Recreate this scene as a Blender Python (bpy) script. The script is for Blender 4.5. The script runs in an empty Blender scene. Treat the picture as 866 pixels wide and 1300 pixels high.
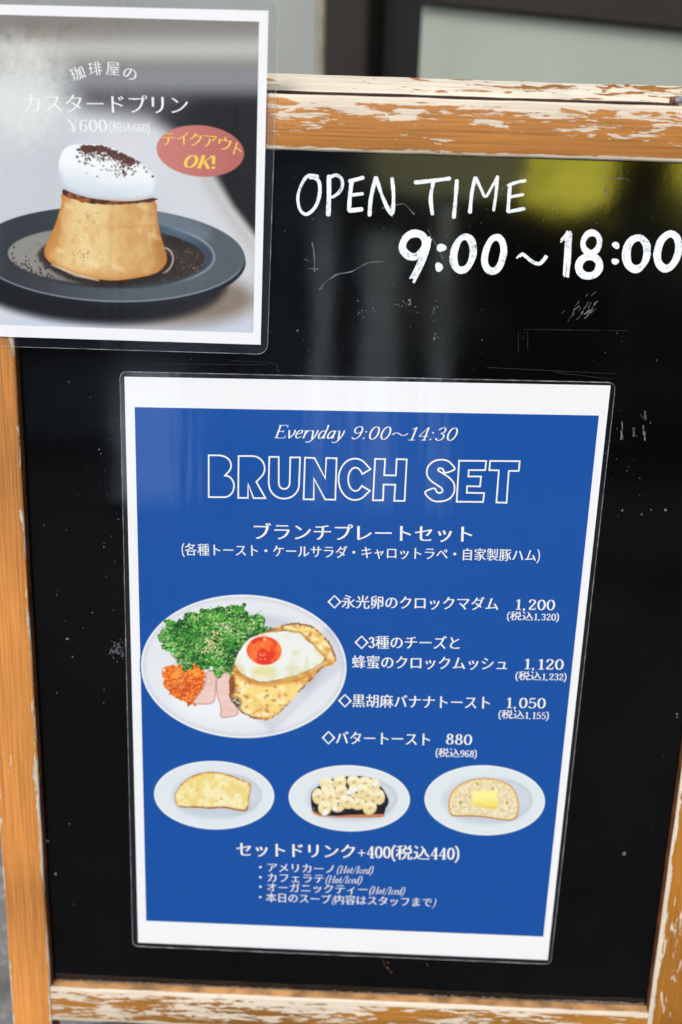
import bpy, bmesh, math, random
import numpy as np
from mathutils import Matrix, Vector
random.seed(7); RNG = np.random.default_rng(7)
R_ = math.radians

# ------------------------------------------------------------------ camera, world, sun, exposure
sc = bpy.context.scene
col = sc.collection
LEAN = R_(12.0)
HGT = 0.400 * math.cos(LEAN)
cs, sn = math.cos(LEAN), math.sin(LEAN)
# frame of the front leaf: x right, y up the leaf, z out of the leaf (metres)
PM = Matrix(((1, 0, 0, 0), (0, sn, -cs, 0), (0, cs, sn, HGT), (0, 0, 0, 1)))
RC = Matrix(((0.999176, 0.030164, -0.027156), (-0.03711, 0.949921, -0.31028), (0.016437, 0.311032, 0.950257)))
CP = Vector((0.0000577, 0.3584572, 0.7146350))
cam_d = bpy.data.cameras.new('camera'); cam = bpy.data.objects.new('camera', cam_d); col.objects.link(cam)
m = (PM.to_3x3() @ RC.transposed()).to_4x4(); m.translation = PM @ CP
cam.matrix_world = m
cam_d.sensor_fit = 'VERTICAL'; cam_d.sensor_height = 36; cam_d.lens = 36 * 1500 / 1300
cam_d.clip_start = 0.05; cam_d.clip_end = 300
cam_d.dof.use_dof = True; cam_d.dof.focus_distance = 0.73; cam_d.dof.aperture_fstop = 4.2
cam_d.dof.aperture_blades = 9
sc.camera = cam

SUN_EL, SUN_AZ = 55.0, -150.0         # bright overcast, the light a little from the front left
w = bpy.data.worlds.new('World'); sc.world = w; w.use_nodes = True
nt = w.node_tree; nt.nodes.clear()
sky = nt.nodes.new('ShaderNodeTexSky'); sky.sky_type = 'NISHITA'; sky.sun_disc = False
sky.sun_elevation = R_(SUN_EL); sky.sun_rotation = R_(SUN_AZ); sky.air_density = 1.0; sky.dust_density = 4.0; sky.ozone_density = 1.0
bg = nt.nodes.new('ShaderNodeBackground'); bg.inputs['Strength'].default_value = 0.12
wo = nt.nodes.new('ShaderNodeOutputWorld')
nt.links.new(sky.outputs[0], bg.inputs[0]); nt.links.new(bg.outputs[0], wo.inputs[0])
sd = bpy.data.lights.new('sun', 'SUN'); sd.energy = 1.3; sd.angle = R_(18); sd.color = (1, .96, .90)
so = bpy.data.objects.new('sun', sd); col.objects.link(so)
az, el = R_(SUN_AZ), R_(SUN_EL)
sdir = Vector((math.sin(az) * math.cos(el), math.cos(az) * math.cos(el), math.sin(el)))
so.rotation_euler = sdir.to_track_quat('Z', 'Y').to_euler(); so.location = sdir * 20

sc.view_settings.view_transform = 'Standard'; sc.view_settings.look = 'None'
sc.view_settings.gamma = 1; sc.view_settings.exposure = 0.62
try:
    sc.view_settings.use_white_balance = True
    sc.view_settings.white_balance_temperature = 6150; sc.view_settings.white_balance_tint = 6
except Exception as e:
    print('no wb', e)
sc.render.engine = 'CYCLES'; sc.cycles.use_denoising = True
sc.cycles.max_bounces = 8; sc.cycles.transparent_max_bounces = 12; sc.cycles.sample_clamp_indirect = 6

# ------------------------------------------------------------------ measuring: a pixel of the photograph -> a point of the leaf's plane (mm)
RT = np.array(RC.transposed()); CPm = np.array(CP) * 1000
def pl(u, v, z=0.0):
    u = np.asarray(u, float); v = np.asarray(v, float)
    d = np.stack([(u - 433) / 1500, -(v - 650) / 1500, -np.ones_like(u)], -1) @ RT.T
    s = (z - CPm[2]) / d[..., 2]
    return CPm + d * s[..., None]

# ------------------------------------------------------------------ helpers
def s2l(c):
    c = np.asarray(c, float) / 255.0
    return np.where(c <= .04045, c / 12.92, ((c + .055) / 1.055) ** 2.4)
def lin(*c): return tuple(float(x) for x in s2l(c)) + (1,)

def tag(o, label=None, cat=None, group=None, kind=None):
    if label: o['label'] = label
    if cat: o['category'] = cat
    if group: o['group'] = group
    if kind: o['kind'] = kind
    return o
def link(name, me, mats, parent=None):
    o = bpy.data.objects.new(name, me); col.objects.link(o)
    for mm in (mats if isinstance(mats, (list, tuple)) else [mats]):
        if mm is not None: me.materials.append(mm)
    if parent is not None:
        o.parent = parent
        if 'base' in parent: o.location = -Vector(parent['base'][:])
    return o
def empty_on_leaf(name, base):          # a thing whose parts are written in leaf coordinates
    o = bpy.data.objects.new(name, None); col.objects.link(o)
    o.empty_display_size = .03
    o.matrix_world = PM @ Matrix.Translation(Vector(base)); o['base'] = list(base)
    return o
def mesh_np(name, verts, faces, smooth=False):
    me = bpy.data.meshes.new(name); me.from_pydata([tuple(v) for v in verts], [], [tuple(f) for f in faces])
    me.update()
    if smooth: me.polygons.foreach_set('use_smooth', [True] * len(me.polygons))
    return me
def bm_obj(name, bm, mats, parent=None, smooth=False):
    me = bpy.data.meshes.new(name); bm.normal_update(); bm.to_mesh(me); bm.free()
    if smooth: me.polygons.foreach_set('use_smooth', [True] * len(me.polygons))
    return link(name, me, mats, parent)
def add_box(bm, x0, x1, y0, y1, z0, z1, bev=0.0, mi=0):
    vs = [bm.verts.new((x, y, z)) for x in (x0, x1) for y in (y0, y1) for z in (z0, z1)]
    fs = []
    for a in ((0, 1, 3, 2), (4, 6, 7, 5), (0, 4, 5, 1), (2, 3, 7, 6), (0, 2, 6, 4), (1, 5, 7, 3)):
        f = bm.faces.new([vs[i] for i in a]); f.material_index = mi; fs.append(f)
    if bev > 0:
        es = list({e for f in fs for e in f.edges})
        bmesh.ops.bevel(bm, geom=es, offset=bev, segments=2, affect='EDGES', clamp_overlap=True)
def add_tube(bm, a, b, r, n=12):
    a, b = Vector(a), Vector(b); d = (b - a).normalized()
    p = d.orthogonal().normalized(); q = d.cross(p)
    r0 = [bm.verts.new(a + (p * math.cos(t) + q * math.sin(t)) * r) for t in [2 * math.pi * i / n for i in range(n)]]
    r1 = [bm.verts.new(b + (p * math.cos(t) + q * math.sin(t)) * r) for t in [2 * math.pi * i / n for i in range(n)]]
    for i in range(n): bm.faces.new((r0[i], r0[(i + 1) % n], r1[(i + 1) % n], r1[i]))
    bm.faces.new(r0[::-1]); bm.faces.new(r1)

class NB:                                # small node builder
    def __init__(s, name):
        s.m = bpy.data.materials.new(name); s.m.use_nodes = True; s.t = s.m.node_tree; s.t.nodes.clear()
        s.out = s.t.nodes.new('ShaderNodeOutputMaterial')
    def n(s, typ, **kw):
        nd = s.t.nodes.new(typ)
        for k, v in kw.items():
            if k.startswith('i_'):
                key = k[2:]; key = int(key) if key.isdigit() else key.replace('_', ' ')
                if isinstance(v, bpy.types.NodeSocket): s.t.links.new(v, nd.inputs[key])
                else: nd.inputs[key].default_value = v
            else: setattr(nd, k, v)
        return nd
    def math(s, op, a, b=0.0, c=0.0, clamp=False):
        return s.n('ShaderNodeMath', operation=op, use_clamp=clamp, i_0=a, i_1=b, i_2=c).outputs[0]
    def mix(s, f, a, b):
        nd = s.n('ShaderNodeMix', data_type='RGBA')
        for k, v in ((0, f), (6, a), (7, b)):
            if isinstance(v, bpy.types.NodeSocket): s.t.links.new(v, nd.inputs[k])
            else: nd.inputs[k].default_value = v
        return nd.outputs[2]
    def smooth(s, v, a, b, lo=0.0, hi=1.0):
        return s.n('ShaderNodeMapRange', interpolation_type='SMOOTHSTEP', i_0=v, i_1=a, i_2=b, i_3=lo, i_4=hi).outputs[0]
    def coord(s, scale=(1, 1, 1), loc=(0, 0, 0)):
        tc = s.n('ShaderNodeTexCoord')
        return s.n('ShaderNodeMapping', i_Vector=tc.outputs['Object'], i_Scale=scale, i_Location=loc).outputs[0]
    def noise(s, scale, detail=4, vec=None, rough=.55, dist=0.0):
        nd = s.n('ShaderNodeTexNoise', i_Scale=scale, i_Detail=detail, i_Roughness=rough, i_Distortion=dist)
        if vec is not None: s.t.links.new(vec, nd.inputs['Vector'])
        return nd.outputs['Fac']
    def bsdf(s, base, rough=.5, normal=None, **kw):
        b = s.n('ShaderNodeBsdfPrincipled', i_Base_Color=base, i_Roughness=rough, **kw)
        if normal is not None: s.t.links.new(normal, b.inputs['Normal'])
        s.t.links.new(b.outputs[0], s.out.inputs[0]); return s.m
    def bump(s, h, strength=.3, dist=.001):
        return s.n('ShaderNodeBump', i_Strength=strength, i_Distance=dist, i_Height=h).outputs[0]

# ------------------------------------------------------------------ materials
def wood(name, axis, centre, half, wear, ochre, cream=(228, 212, 192), seed=0, edge=.35, fleck=1.0, fine=1.0):
    """old ochre paint flaking along the grain over pale wood; centre/half: middle and half width across the rail"""
    b = NB(name)
    st = (38, 270, 60) if axis == 'x' else (270, 38, 60)
    st2 = (90, 620, 120) if axis == 'x' else (620, 90, 120)
    st3 = (7, 50, 9) if axis == 'x' else (50, 7, 9)
    v1 = b.coord(st, (seed * 3.1, seed * 1.7, seed)); v2 = b.coord(st2, (seed, seed * 2.3, 0)); v3 = b.coord(st3, (seed * 5.0, 0, 0))
    n1 = b.noise(1.0, 5, v1, .62, .6); n2 = b.noise(1.0, 3, v2, .6); n3 = b.noise(1.0, 2, v3)
    tc = b.n('ShaderNodeTexCoord'); sx = b.n('ShaderNodeSeparateXYZ', i_0=tc.outputs['Object'])
    t = sx.outputs[1] if axis == 'x' else sx.outputs[0]
    d = b.math('DIVIDE', b.math('ABSOLUTE', b.math('SUBTRACT', t, centre)), half)
    e = b.smooth(d, .72, 1.02)
    val = b.math('ADD', b.math('MULTIPLY', n1, fleck), b.math('MULTIPLY', n2, .42 * fine))
    val = b.math('ADD', val, b.math('MULTIPLY', n3, .80))
    val = b.math('ADD', val, b.math('MULTIPLY', e, edge))
    thr = 1.26 - wear + .5 * (fleck - 1.1) * (fleck > 1.5)
    mask = b.smooth(val, thr - .008, thr + .008)
    grain = b.noise(1.0, 6, b.coord((16, 900, 300) if axis == 'x' else (900, 16, 300), (seed, 0, 0)), .7)
    big = b.noise(5.0, 2, b.coord((1, 1, 1), (0, seed, 0)))
    o0 = tuple(c * .74 for c in ochre); o1 = tuple(min(c * 1.08, 255) for c in ochre)
    oc = b.mix(b.smooth(b.math('ADD', b.math('MULTIPLY', grain, .55), b.math('MULTIPLY', big, .45)), .33, .66), lin(*o0), lin(*o1))
    c0 = tuple(c * .86 for c in cream)
    cc = b.mix(b.smooth(grain, .3, .7), lin(*c0), lin(*cream))
    dirt = b.smooth(b.noise(60, 4, b.coord()), .62, .78, 0, .35)
    cc = b.mix(dirt, cc, lin(150, 120, 92))
    base = b.mix(mask, oc, cc)
    h = b.math('SUBTRACT', b.math('MULTIPLY', grain, .5), b.math('MULTIPLY', mask, .6))
    return b.bsdf(base, .62, b.bump(h, .55, .0006), **{'i_Specular_IOR_Level': .35})

def plain(name, c, rough=.6, noise=.15, scale=30, bump=0.0, metal=0.0, spec=.5):
    b = NB(name)
    n = b.noise(scale, 4, b.coord())
    k = tuple(x * (1 - noise) for x in c); h = tuple(min(255, x * (1 + noise * .6)) for x in c)
    return b.bsdf(b.mix(b.smooth(n, .3, .7), lin(*k), lin(*h)), rough, b.bump(n, bump, .002) if bump else None,
                  **{'i_Metallic': metal, 'i_Specular_IOR_Level': spec})

def board_mat():
    b = NB('black_board_face')
    cl = b.noise(7, 4, b.coord((1, 1.6, 1))); fine = b.noise(420, 2, b.coord())
    dust = b.math('MULTIPLY', b.smooth(fine, .70, .80), b.smooth(b.noise(25, 3, b.coord()), .42, .62))
    base = b.mix(b.smooth(cl, .4, .75), (.0016, .0016, .0019, 1), (.0032, .0034, .0040, 1))
    base = b.mix(b.math('MULTIPLY', dust, .10), base, (.30, .31, .33, 1))
    wav = b.noise(9, 2, b.coord((1, 1, 1), (4, 0, 0))); brush = b.noise(240, 2, b.coord((1, .5, 1)))
    h = b.math('ADD', b.math('MULTIPLY', wav, 1.0), b.math('MULTIPLY', brush, .02))
    ro = b.smooth(cl, .3, .8, .04, .11)
    return b.bsdf(base, ro, b.bump(h, .22, .0012), **{'i_IOR': 1.50})

def film_mat():
    b = NB('laminate_film')
    sheen = b.noise(1.0, 3, b.coord((26, 3, 3)))
    nrm = b.bump(b.math('ADD', sheen, b.math('MULTIPLY', b.noise(9, 2, b.coord()), .8)), .30, .0012)
    tr = b.n('ShaderNodeBsdfTransparent', i_Color=(.99, .99, .99, 1))
    haze = b.n('ShaderNodeBsdfDiffuse', i_Color=(.45, .50, .85, 1))
    gl = b.n('ShaderNodeBsdfGlossy', i_Roughness=.07, i_Color=(1, 1, 1, 1)); b.t.links.new(nrm, gl.inputs['Normal'])
    m1 = b.n('ShaderNodeMixShader', i_0=.006, i_1=tr.outputs[0], i_2=haze.outputs[0])
    m2 = b.n('ShaderNodeMixShader', i_0=.045, i_1=m1.outputs[0], i_2=gl.outputs[0])
    b.t.links.new(m2.outputs[0], b.out.inputs[0]); return b.m
def edge_mat():
    b = NB('laminate_cut_edge')
    tr = b.n('ShaderNodeBsdfTransparent'); df = b.n('ShaderNodeBsdfDiffuse', i_Color=(.75, .75, .72, 1))
    k = b.smooth(b.noise(90, 3, b.coord()), .3, .7, .10, .34)
    m1 = b.n('ShaderNodeMixShader', i_0=k, i_1=tr.outputs[0], i_2=df.outputs[0])
    b.t.links.new(m1.outputs[0], b.out.inputs[0]); return b.m
def print_mat():
    b = NB('printed_ink')
    a = b.n('ShaderNodeAttribute', attribute_name='ink')
    return b.bsdf(a.outputs['Color'], .5, None, **{'i_Specular_IOR_Level': .2})
def tone(name, c, rough=.5, spec=.2):
    b = NB(name); n = b.noise(900, 2, b.coord())
    k = s2l(c)
    return b.bsdf(b.mix(n, tuple(k * .97) + (1,), tuple(np.minimum(k * 1.03, .95)) + (1,)), rough, None, **{'i_Specular_IOR_Level': spec})

M = {}
M['board'] = board_mat(); M['film'] = film_mat(); M['film_edge'] = edge_mat(); M['ink'] = print_mat()
M['paper'] = tone('white_paper', (240, 240, 243)); M['blue'] = tone('blue_ink', (17, 78, 161)); M['white_ink'] = tone('white_lettering', (240, 240, 238))
M['yellow_ink'] = tone('yellow_lettering', (246, 208, 84)); M['salmon'] = tone('salmon_ink', (205, 118, 108))
def chalk_mat():
    b = NB('white_paint_marker')
    n = b.noise(1.0, 4, b.coord((500, 500, 500))); n2 = b.noise(90, 3, b.coord())
    c = b.mix(b.smooth(b.math('ADD', b.math('MULTIPLY', n, .6), b.math('MULTIPLY', n2, .5)), .33, .54), lin(138, 146, 158), lin(240, 243, 248))
    return b.bsdf(c, .7, b.bump(n, .3, .0003), **{'i_Specular_IOR_Level': .2})
M['chalk'] = chalk_mat()
M['scratch'] = plain('grey_scratch', (92, 94, 98), .7, .5, 300)
M['scratch_dim'] = plain('dim_residue', (15, 16, 19), .7, .5, 300)
M['speck'] = plain('pale_speck', (104, 108, 114), .7, .4, 500)

# ------------------------------------------------------------------ the sign: an open A-frame
BASE = (0, -.400, 0)
sign = empty_on_leaf('a_frame_chalkboard', BASE)
tag(sign, 'black chalkboard sign in a worn ochre wooden frame with hand-lettered opening hours', 'sign')

def rail(name, axis, a0, a1, c0, c1, z0, z1, mats, parent, rad=.0014, amp=.00022, nst=90, seed=0, xf=None, side=None, inner=False):
    """a sawn member: rounded rectangle swept along its length, slightly uneven. mats: [front, (side)]"""
    prof = []
    for (sx, sz, q) in ((1, 1, 0), (-1, 1, 1), (-1, -1, 2), (1, -1, 3)):
        for k in range(3):
            t = (q + k / 2) * math.pi / 2
            prof.append((sx, sz, math.cos(t) * rad, math.sin(t) * rad))
    n = len(prof); rs = np.random.default_rng(seed)
    def smooth_noise(k):
        r = rs.normal(size=(nst + 1, k)); out = r.copy()
        for _ in range(3): out[1:-1] = (out[:-2] + out[1:-1] + out[2:]) / 3
        return out
    w1 = smooth_noise(4); nick = smooth_noise(n) * .6
    vs, fs, mi = [], [], []
    for i in range(nst + 1):
        L = a0 + (a1 - a0) * i / nst
        for j, (sx, sz, ox, oz) in enumerate(prof):
            c = (c1 - rad if sx > 0 else c0 + rad) + ox + amp * w1[i, 0 if sx > 0 else 1] * 1.2 + amp * nick[i, j]
            z = (z1 - rad if sz > 0 else z0 + rad) + oz + amp * .6 * w1[i, 2 if sz > 0 else 3] + amp * .5 * nick[i, j]
            p = (L, c, z) if axis == 'x' else (c, L, z)
            vs.append(p)
    for i in range(nst):
        for j in range(n):
            k = (j + 1) % n
            q = (i * n + j, i * n + k, (i + 1) * n + k, (i + 1) * n + j)
            fs.append(q if axis == 'y' else q[::-1]); 
            mid = [prof[j], prof[k]]
            flatside = (mid[0][0] == mid[1][0] and mid[0][1] != mid[1][1])
            if inner: mi.append(1 if (mid[0][1] == 1 and mid[1][1] == 1) else 0); continue
            mi.append(1 if (flatside and len(mats) > 1 and (side is None or mid[0][0] == side)) else 0)
    fs.append(tuple(range(n)) if axis == 'x' else tuple(range(n))[::-1]); mi.append(0)
    fs.append(tuple(nst * n + k for k in range(n))[::-1] if axis == 'x' else tuple(nst * n + k for k in range(n))); mi.append(0)
    if xf is not None: vs = [tuple(xf @ Vector(v)) for v in vs]
    me = mesh_np(name, vs, fs); me.polygons.foreach_set('use_smooth', [True] * len(me.polygons))
    me.polygons.foreach_set('material_index', mi)
    o = link(name, me, mats, parent)
    try: me.set_sharp_from_angle(angle=R_(50))
    except Exception: pass
    return o

XL, XR, YT, YB = -.2135, .2222, .3439, -.2466
FZ = .008                                 # frame stands 8 mm proud of the board
cream_side = wood('side_cream_wood', 'x', 0, 10, .12, (196, 140, 78), seed=5, fleck=1.1)
brown_side = plain('inner_edge_brown', (112, 66, 34), .6, .3, 80)
lip_side = plain('inner_edge_tan', (176, 130, 82), .6, .25, 60)
m_top = wood('top_rail_wood', 'x', .3589, .0150, -.035, (186, 124, 60), seed=1, edge=.42, fleck=1.1)
m_bot = wood('bottom_rail_wood', 'x', -.2612, .0146, .005, (176, 118, 46), seed=2, edge=.85, fleck=1.0, fine=1.5)
m_left = wood('left_stile_wood', 'y', -.2285, .0150, -.12, (212, 140, 70), seed=3, edge=.30)
m_right = wood('right_stile_wood', 'y', .2392, .0168, -.035, (168, 110, 36), seed=4.4, edge=.34, fleck=1.1)
top = rail('top_rail', 'x', XL, XR, YT, YT + .0305, -.013, FZ, [m_top, cream_side], sign, seed=1)
rail('bottom_rail', 'x', XL, XR, YB - .0292, YB, -.013, FZ, [m_bot, lip_side], sign, seed=2, amp=.0003)
tag(rail('stile', 'y', -.400, YT + .0305, XL - .0292, XL, -.013, FZ + .0004, [m_left, brown_side], sign, seed=3, side=1), 'left upright, mostly bright ochre paint')
tag(rail('stile', 'y', -.400, YT + .0305, XR, XR + .034, -.013, FZ + .0004, [m_right, brown_side], sign, seed=4, side=-1), 'right upright, darker paint flaked to pale wood')
bm = bmesh.new(); add_box(bm, XL + .0006, XR - .0006, YB + .0006, YT - .0006, -.006, 0)
board = bm_obj('blackboard', bm, M['board'], sign)
# dust lying in the joint between board and frame
bm = bmesh.new()
for i in range(150):
    x = XL + .002 + (XR - XL - .004) * i / 150
    hgt = .0012 + .0010 * random.random() + (.001 if x > .15 else 0)
    vv = [bm.verts.new(p) for p in ((x, YB + .0008, .0004), (x + .0031, YB + .0008, .0004), (x + .0031, YB + hgt, .0002), (x, YB + hgt * random.uniform(.7, 1.3), .0002))]
    bm.faces.new(vv)
o = bm_obj('dust_line', bm, plain('grey_dust', (96, 92, 88), .9, .4, 400), sign)

# rear leaf, swung 26 degrees back about the hinge line
SPL = R_(26)
piv = Matrix.Translation((0, YT + .0323, -.0178)) @ Matrix.Rotation(SPL, 4, 'X')
# local leaf: y down from 0, thickness towards -z (outward face at -z)
m_rear = wood('rear_rail_wood', 'x', .0, 10, .10, (172, 116, 58), cream=(224, 212, 192), seed=9, fleck=2.0, fine=1.6)
m_rearv = wood('rear_stile_wood', 'y', .0, 10, -.1, (196, 128, 56), seed=11)
TH = .0245
rail('rear_top_rail', 'x', XL, XR, -.030, 0, -TH, 0, [m_rear, plain('dark_gap_shade', (58, 34, 24), .8, .3, 80)], sign, seed=6, xf=piv, amp=.0003, inner=True, rad=.0009)  # inner face coloured dark to stand for shade in the gap between leaves
rail('rear_bottom_rail', 'x', XL, XR, -.650, -.620, -TH, 0, [m_rear], sign, seed=7, xf=piv)
LL = .774 * math.cos(LEAN) / math.cos(SPL - LEAN) - .004
for x0, x1, sd_ in ((XL - .0292, XL, 8), (XR, XR + .034, 9)):
    rail('rear_stile', 'y', -LL, 0, x0, x1, -TH, 0, [m_rearv], sign, seed=sd_, xf=piv)
bm = bmesh.new(); add_box(bm, XL + .0006, XR - .0006, -.6195, -.0305, -.016, -.010); bmesh.ops.transform(bm, matrix=piv, verts=bm.verts)
bm_obj('rear_board', bm, M['board'], sign)
steel = plain('hinge_steel', (150, 145, 150), .32, .2, 200, metal=.9)
for hx in (.1722, -.169):
    bm = bmesh.new()
    for k in range(5):
        xa = hx + .008 * k
        add_tube(bm, (xa + .0003, YT + .0335, -.0125), (xa + .0077, YT + .0335, -.0125), .0030, 16)
    hk = bm_obj('hinge', bm, steel, sign, smooth=False)
    bm = bmesh.new(); add_tube(bm, (hx - .0022, YT + .0335, -.0125), (hx + .0003, YT + .0335, -.0125), .0026, 12)
    bm_obj('hinge_pin', bm, plain('rusty_pin', (120, 76, 62), .6, .4, 400, metal=.4), sign)
    bm = bmesh.new()
    add_box(bm, hx, hx + .040, 0, .0014, -.014, -.001, .0003)
    bmesh.ops.transform(bm, matrix=Matrix.Translation((0, YT + .0306, -.0135 + .0145)) , verts=bm.verts)
    bm_obj('hinge_leaf', bm, steel, sign)

# ------------------------------------------------------------------ strokes, glyphs, writing
class Flat:                               # collects flat polygons in leaf mm, at stacked heights
    def __init__(s): s.v = []; s.f = []
    def add(s, pts, faces):
        k = len(s.v); s.v += [tuple(p) for p in pts]; s.f += [tuple(i + k for i in f) for f in faces]
    def build(s, name, mat, parent):
        v = np.array(s.v) / 1000.0
        me = mesh_np(name, v, s.f)
        return link(name, me, mat, parent)
def catmull(P, n=8, closed=False):
    P = np.asarray(P, float); N = len(P)
    if N < 3: return P
    out = []
    rng = range(N if closed else N - 1)
    for i in rng:
        if closed: a, b, c, d = P[(i - 1) % N], P[i], P[(i + 1) % N], P[(i + 2) % N]
        else: a, b, c, d = P[max(i - 1, 0)], P[i], P[i + 1], P[min(i + 2, N - 1)]
        for k in range(n):
            t = k / n
            out.append(.5 * ((2 * b) + (c - a) * t + (2 * a - 5 * b + 4 * c - d) * t * t + (3 * b - a - 3 * c + d) * t ** 3))
    if not closed: out.append(P[-1])
    return np.array(out)
def resample(P, step):
    seg = np.linalg.norm(np.diff(P, axis=0), axis=1); L = np.concatenate([[0], np.cumsum(seg)])
    n = max(2, int(L[-1] / step) + 1); t = np.linspace(0, L[-1], n)
    return np.stack([np.interp(t, L, P[:, 0]), np.interp(t, L, P[:, 1])], 1)
def ribbon(P, a, b=None, closed=False, cap=True, wj=None):
    """quad strip round polyline P with an elliptic pen (half axes a across x, b across y)"""
    P = np.asarray(P, float); b = a if b is None else b
    if closed: T = np.roll(P, -1, 0) - np.roll(P, 1, 0)
    else: T = np.gradient(P, axis=0)
    T /= np.linalg.norm(T, axis=1)[:, None] + 1e-9
    N = np.stack([-T[:, 1], T[:, 0]], 1)
    off = np.stack([a * a * N[:, 0], b * b * N[:, 1]], 1) / np.sqrt((a * N[:, 0]) ** 2 + (b * N[:, 1]) ** 2)[:, None]
    if wj is not None: off *= wj[:, None]
    Lp, Rp = P + off, P - off; n = len(P)
    v = list(Lp) + list(Rp)
    f = [(i, n + i, n + (i + 1) % n, (i + 1) % n) for i in range(n if closed else n - 1)]
    if not closed and cap:
        for e, s in ((0, -1), (n - 1, 1)):
            k = len(v); d = T[e] * s; r = np.linalg.norm(off[e])
            tip = [P[e] + d * r * .8]; m1 = P[e] + off[e] * .72 + d * r * .55; m2 = P[e] - off[e] * .72 + d * r * .55
            v += [m1, tip[0], m2]
            f.append((e, k, k + 1, k + 2, n + e) if s > 0 else (n + e, k + 2, k + 1, k, e))
    return np.array(v), f

# --- serif pen alphabet: strokes in a unit cell (height 1); L = straight, S = smooth, O = ellipse
def G():
    g = {}
    g['0'] = (.62, [('O', .31, .5, .215, .46)])
    g['1'] = (.52, [('L', (.28, .97), (.28, .03)), ('T', (.10, .80), (.28, .93)), ('T', (.10, .03), (.46, .03))])
    g['2'] = (.60, [('S', (.12, .74), (.16, .90), (.31, .965), (.45, .86), (.45, .66), (.31, .42), (.12, .14)), ('B', (.10, .07), (.50, .07)), ('T', (.52, .24), (.50, .10))])
    g['3'] = (.60, [('S', (.12, .80), (.20, .93), (.33, .96), (.45, .82), (.42, .62), (.26, .53)), ('S', (.26, .53), (.44, .46), (.50, .26), (.40, .07), (.22, .04), (.10, .18))])
    g['4'] = (.62, [('L', (.42, .97), (.42, .03)), ('T', (.40, .95), (.07, .32)), ('T', (.06, .31), (.58, .31)), ('T', (.28, .03), (.56, .03))])
    g['5'] = (.60, [('B', (.15, .93), (.48, .93)), ('T', (.15, .93), (.13, .52)), ('S', (.13, .52), (.28, .60), (.45, .52), (.51, .30), (.40, .08), (.22, .03), (.10, .16))])
    g['6'] = (.62, [('S', (.49, .86), (.36, .965), (.18, .82), (.10, .50), (.14, .16), (.31, .035), (.48, .16), (.50, .36), (.38, .54), (.22, .52), (.12, .38))])
    g['7'] = (.58, [('B', (.10, .93), (.52, .93)), ('S', (.52, .93), (.34, .5), (.26, .03))])
    g['8'] = (.62, [('O', .31, .745, .155, .215), ('O', .31, .275, .20, .235)])
    g['9'] = (.62, [('S', (.13, .14), (.26, .035), (.44, .18), (.52, .50), (.48, .84), (.31, .965), (.14, .84), (.12, .64), (.24, .46), (.40, .48), (.50, .62))])
    g[','] = (.36, [('D', .12, .06), ('T', (.16, .05), (.08, -.13))])
    g[':'] = (.30, [('D', .14, .10), ('D', .14, .58)])
    g['('] = (.34, [('S', (.28, 1.10), (.12, .80), (.09, .45), (.12, .10), (.28, -.20))])
    g[')'] = (.34, [('S', (.06, 1.10), (.22, .80), (.25, .45), (.22, .10), (.06, -.20))])
    g['+'] = (.72, [('T', (.08, .42), (.64, .42)), ('T', (.36, .14), (.36, .70))])
    g['/'] = (.42, [('T', (.04, -.12), (.38, 1.08))])
    g['~'] = (.95, [('S', (.08, .40), (.20, .53), (.34, .52), (.60, .36), (.74, .35), (.87, .48))])
    g['¥'] = (.70, [('L', (.06, .95), (.33, .48)), ('T', (.62, .95), (.35, .48)), ('L', (.35, .48), (.35, .03)), ('T', (.12, .42), (.58, .42)), ('T', (.12, .25), (.58, .25)), ('T', (.20, .03), (.50, .03)), ('T', (-.02, .95), (.16, .95)), ('T', (.50, .95), (.68, .95))])
    g['E'] = (.66, [('L', (.16, .97), (.16, .03)), ('T', (.05, .96), (.56, .96)), ('T', (.05, .04), (.60, .04)), ('T', (.16, .52), (.42, .52)), ('T', (.56, .96), (.57, .80)), ('T', (.60, .04), (.63, .22)), ('T', (.42, .60), (.42, .44))])
    g['v'] = (.46, [('L', (.06, .62), (.21, .03)), ('S', (.21, .03), (.36, .30), (.40, .58), (.33, .63))])
    g['e'] = (.42, [('S', (.09, .33), (.30, .40), (.34, .55), (.24, .63), (.10, .50), (.07, .22), (.17, .04), (.35, .14))])
    g['r'] = (.36, [('L', (.12, .62), (.10, .03)), ('T', (.02, .56), (.12, .62)), ('S', (.11, .34), (.22, .58), (.33, .62))])
    g['y'] = (.46, [('S', (.05, .58), (.12, .60), (.18, .30), (.21, .03)), ('S', (.38, .62), (.36, .30), (.22, -.10), (.06, -.26), (-.04, -.20))])
    g['d'] = (.50, [('S', (.37, .50), (.26, .62), (.12, .50), (.07, .24), (.14, .04), (.28, .10), (.36, .30)), ('L', (.40, 1.02), (.36, .05)), ('T', (.36, .05), (.46, .12)), ('T', (.30, .98), (.40, 1.02))])
    g['a'] = (.48, [('S', (.36, .50), (.26, .62), (.12, .50), (.07, .24), (.14, .04), (.26, .12), (.36, .34)), ('L', (.38, .62), (.35, .06)), ('T', (.35, .06), (.45, .12))])
    g['H'] = (.80, [('L', (.16, .97), (.16, .03)), ('L', (.62, .97), (.62, .03)), ('T', (.16, .5), (.62, .5)), ('T', (.04, .97), (.28, .97)), ('T', (.04, .03), (.28, .03)), ('T', (.50, .97), (.74, .97)), ('T', (.50, .03), (.74, .03))])
    g['o'] = (.48, [('O', .23, .32, .15, .28)])
    g['t'] = (.32, [('L', (.15, .84), (.13, .08)), ('T', (.03, .60), (.28, .60)), ('T', (.13, .05), (.26, .10))])
    g['I'] = (.38, [('L', (.17, .97), (.17, .03)), ('T', (.05, .97), (.29, .97)), ('T', (.05, .03), (.29, .03))])
    g['c'] = (.42, [('S', (.34, .50), (.24, .62), (.11, .48), (.07, .24), (.16, .04), (.34, .14))])
    g['O'] = (.84, [('O', .40, .5, .30, .46)])
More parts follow.
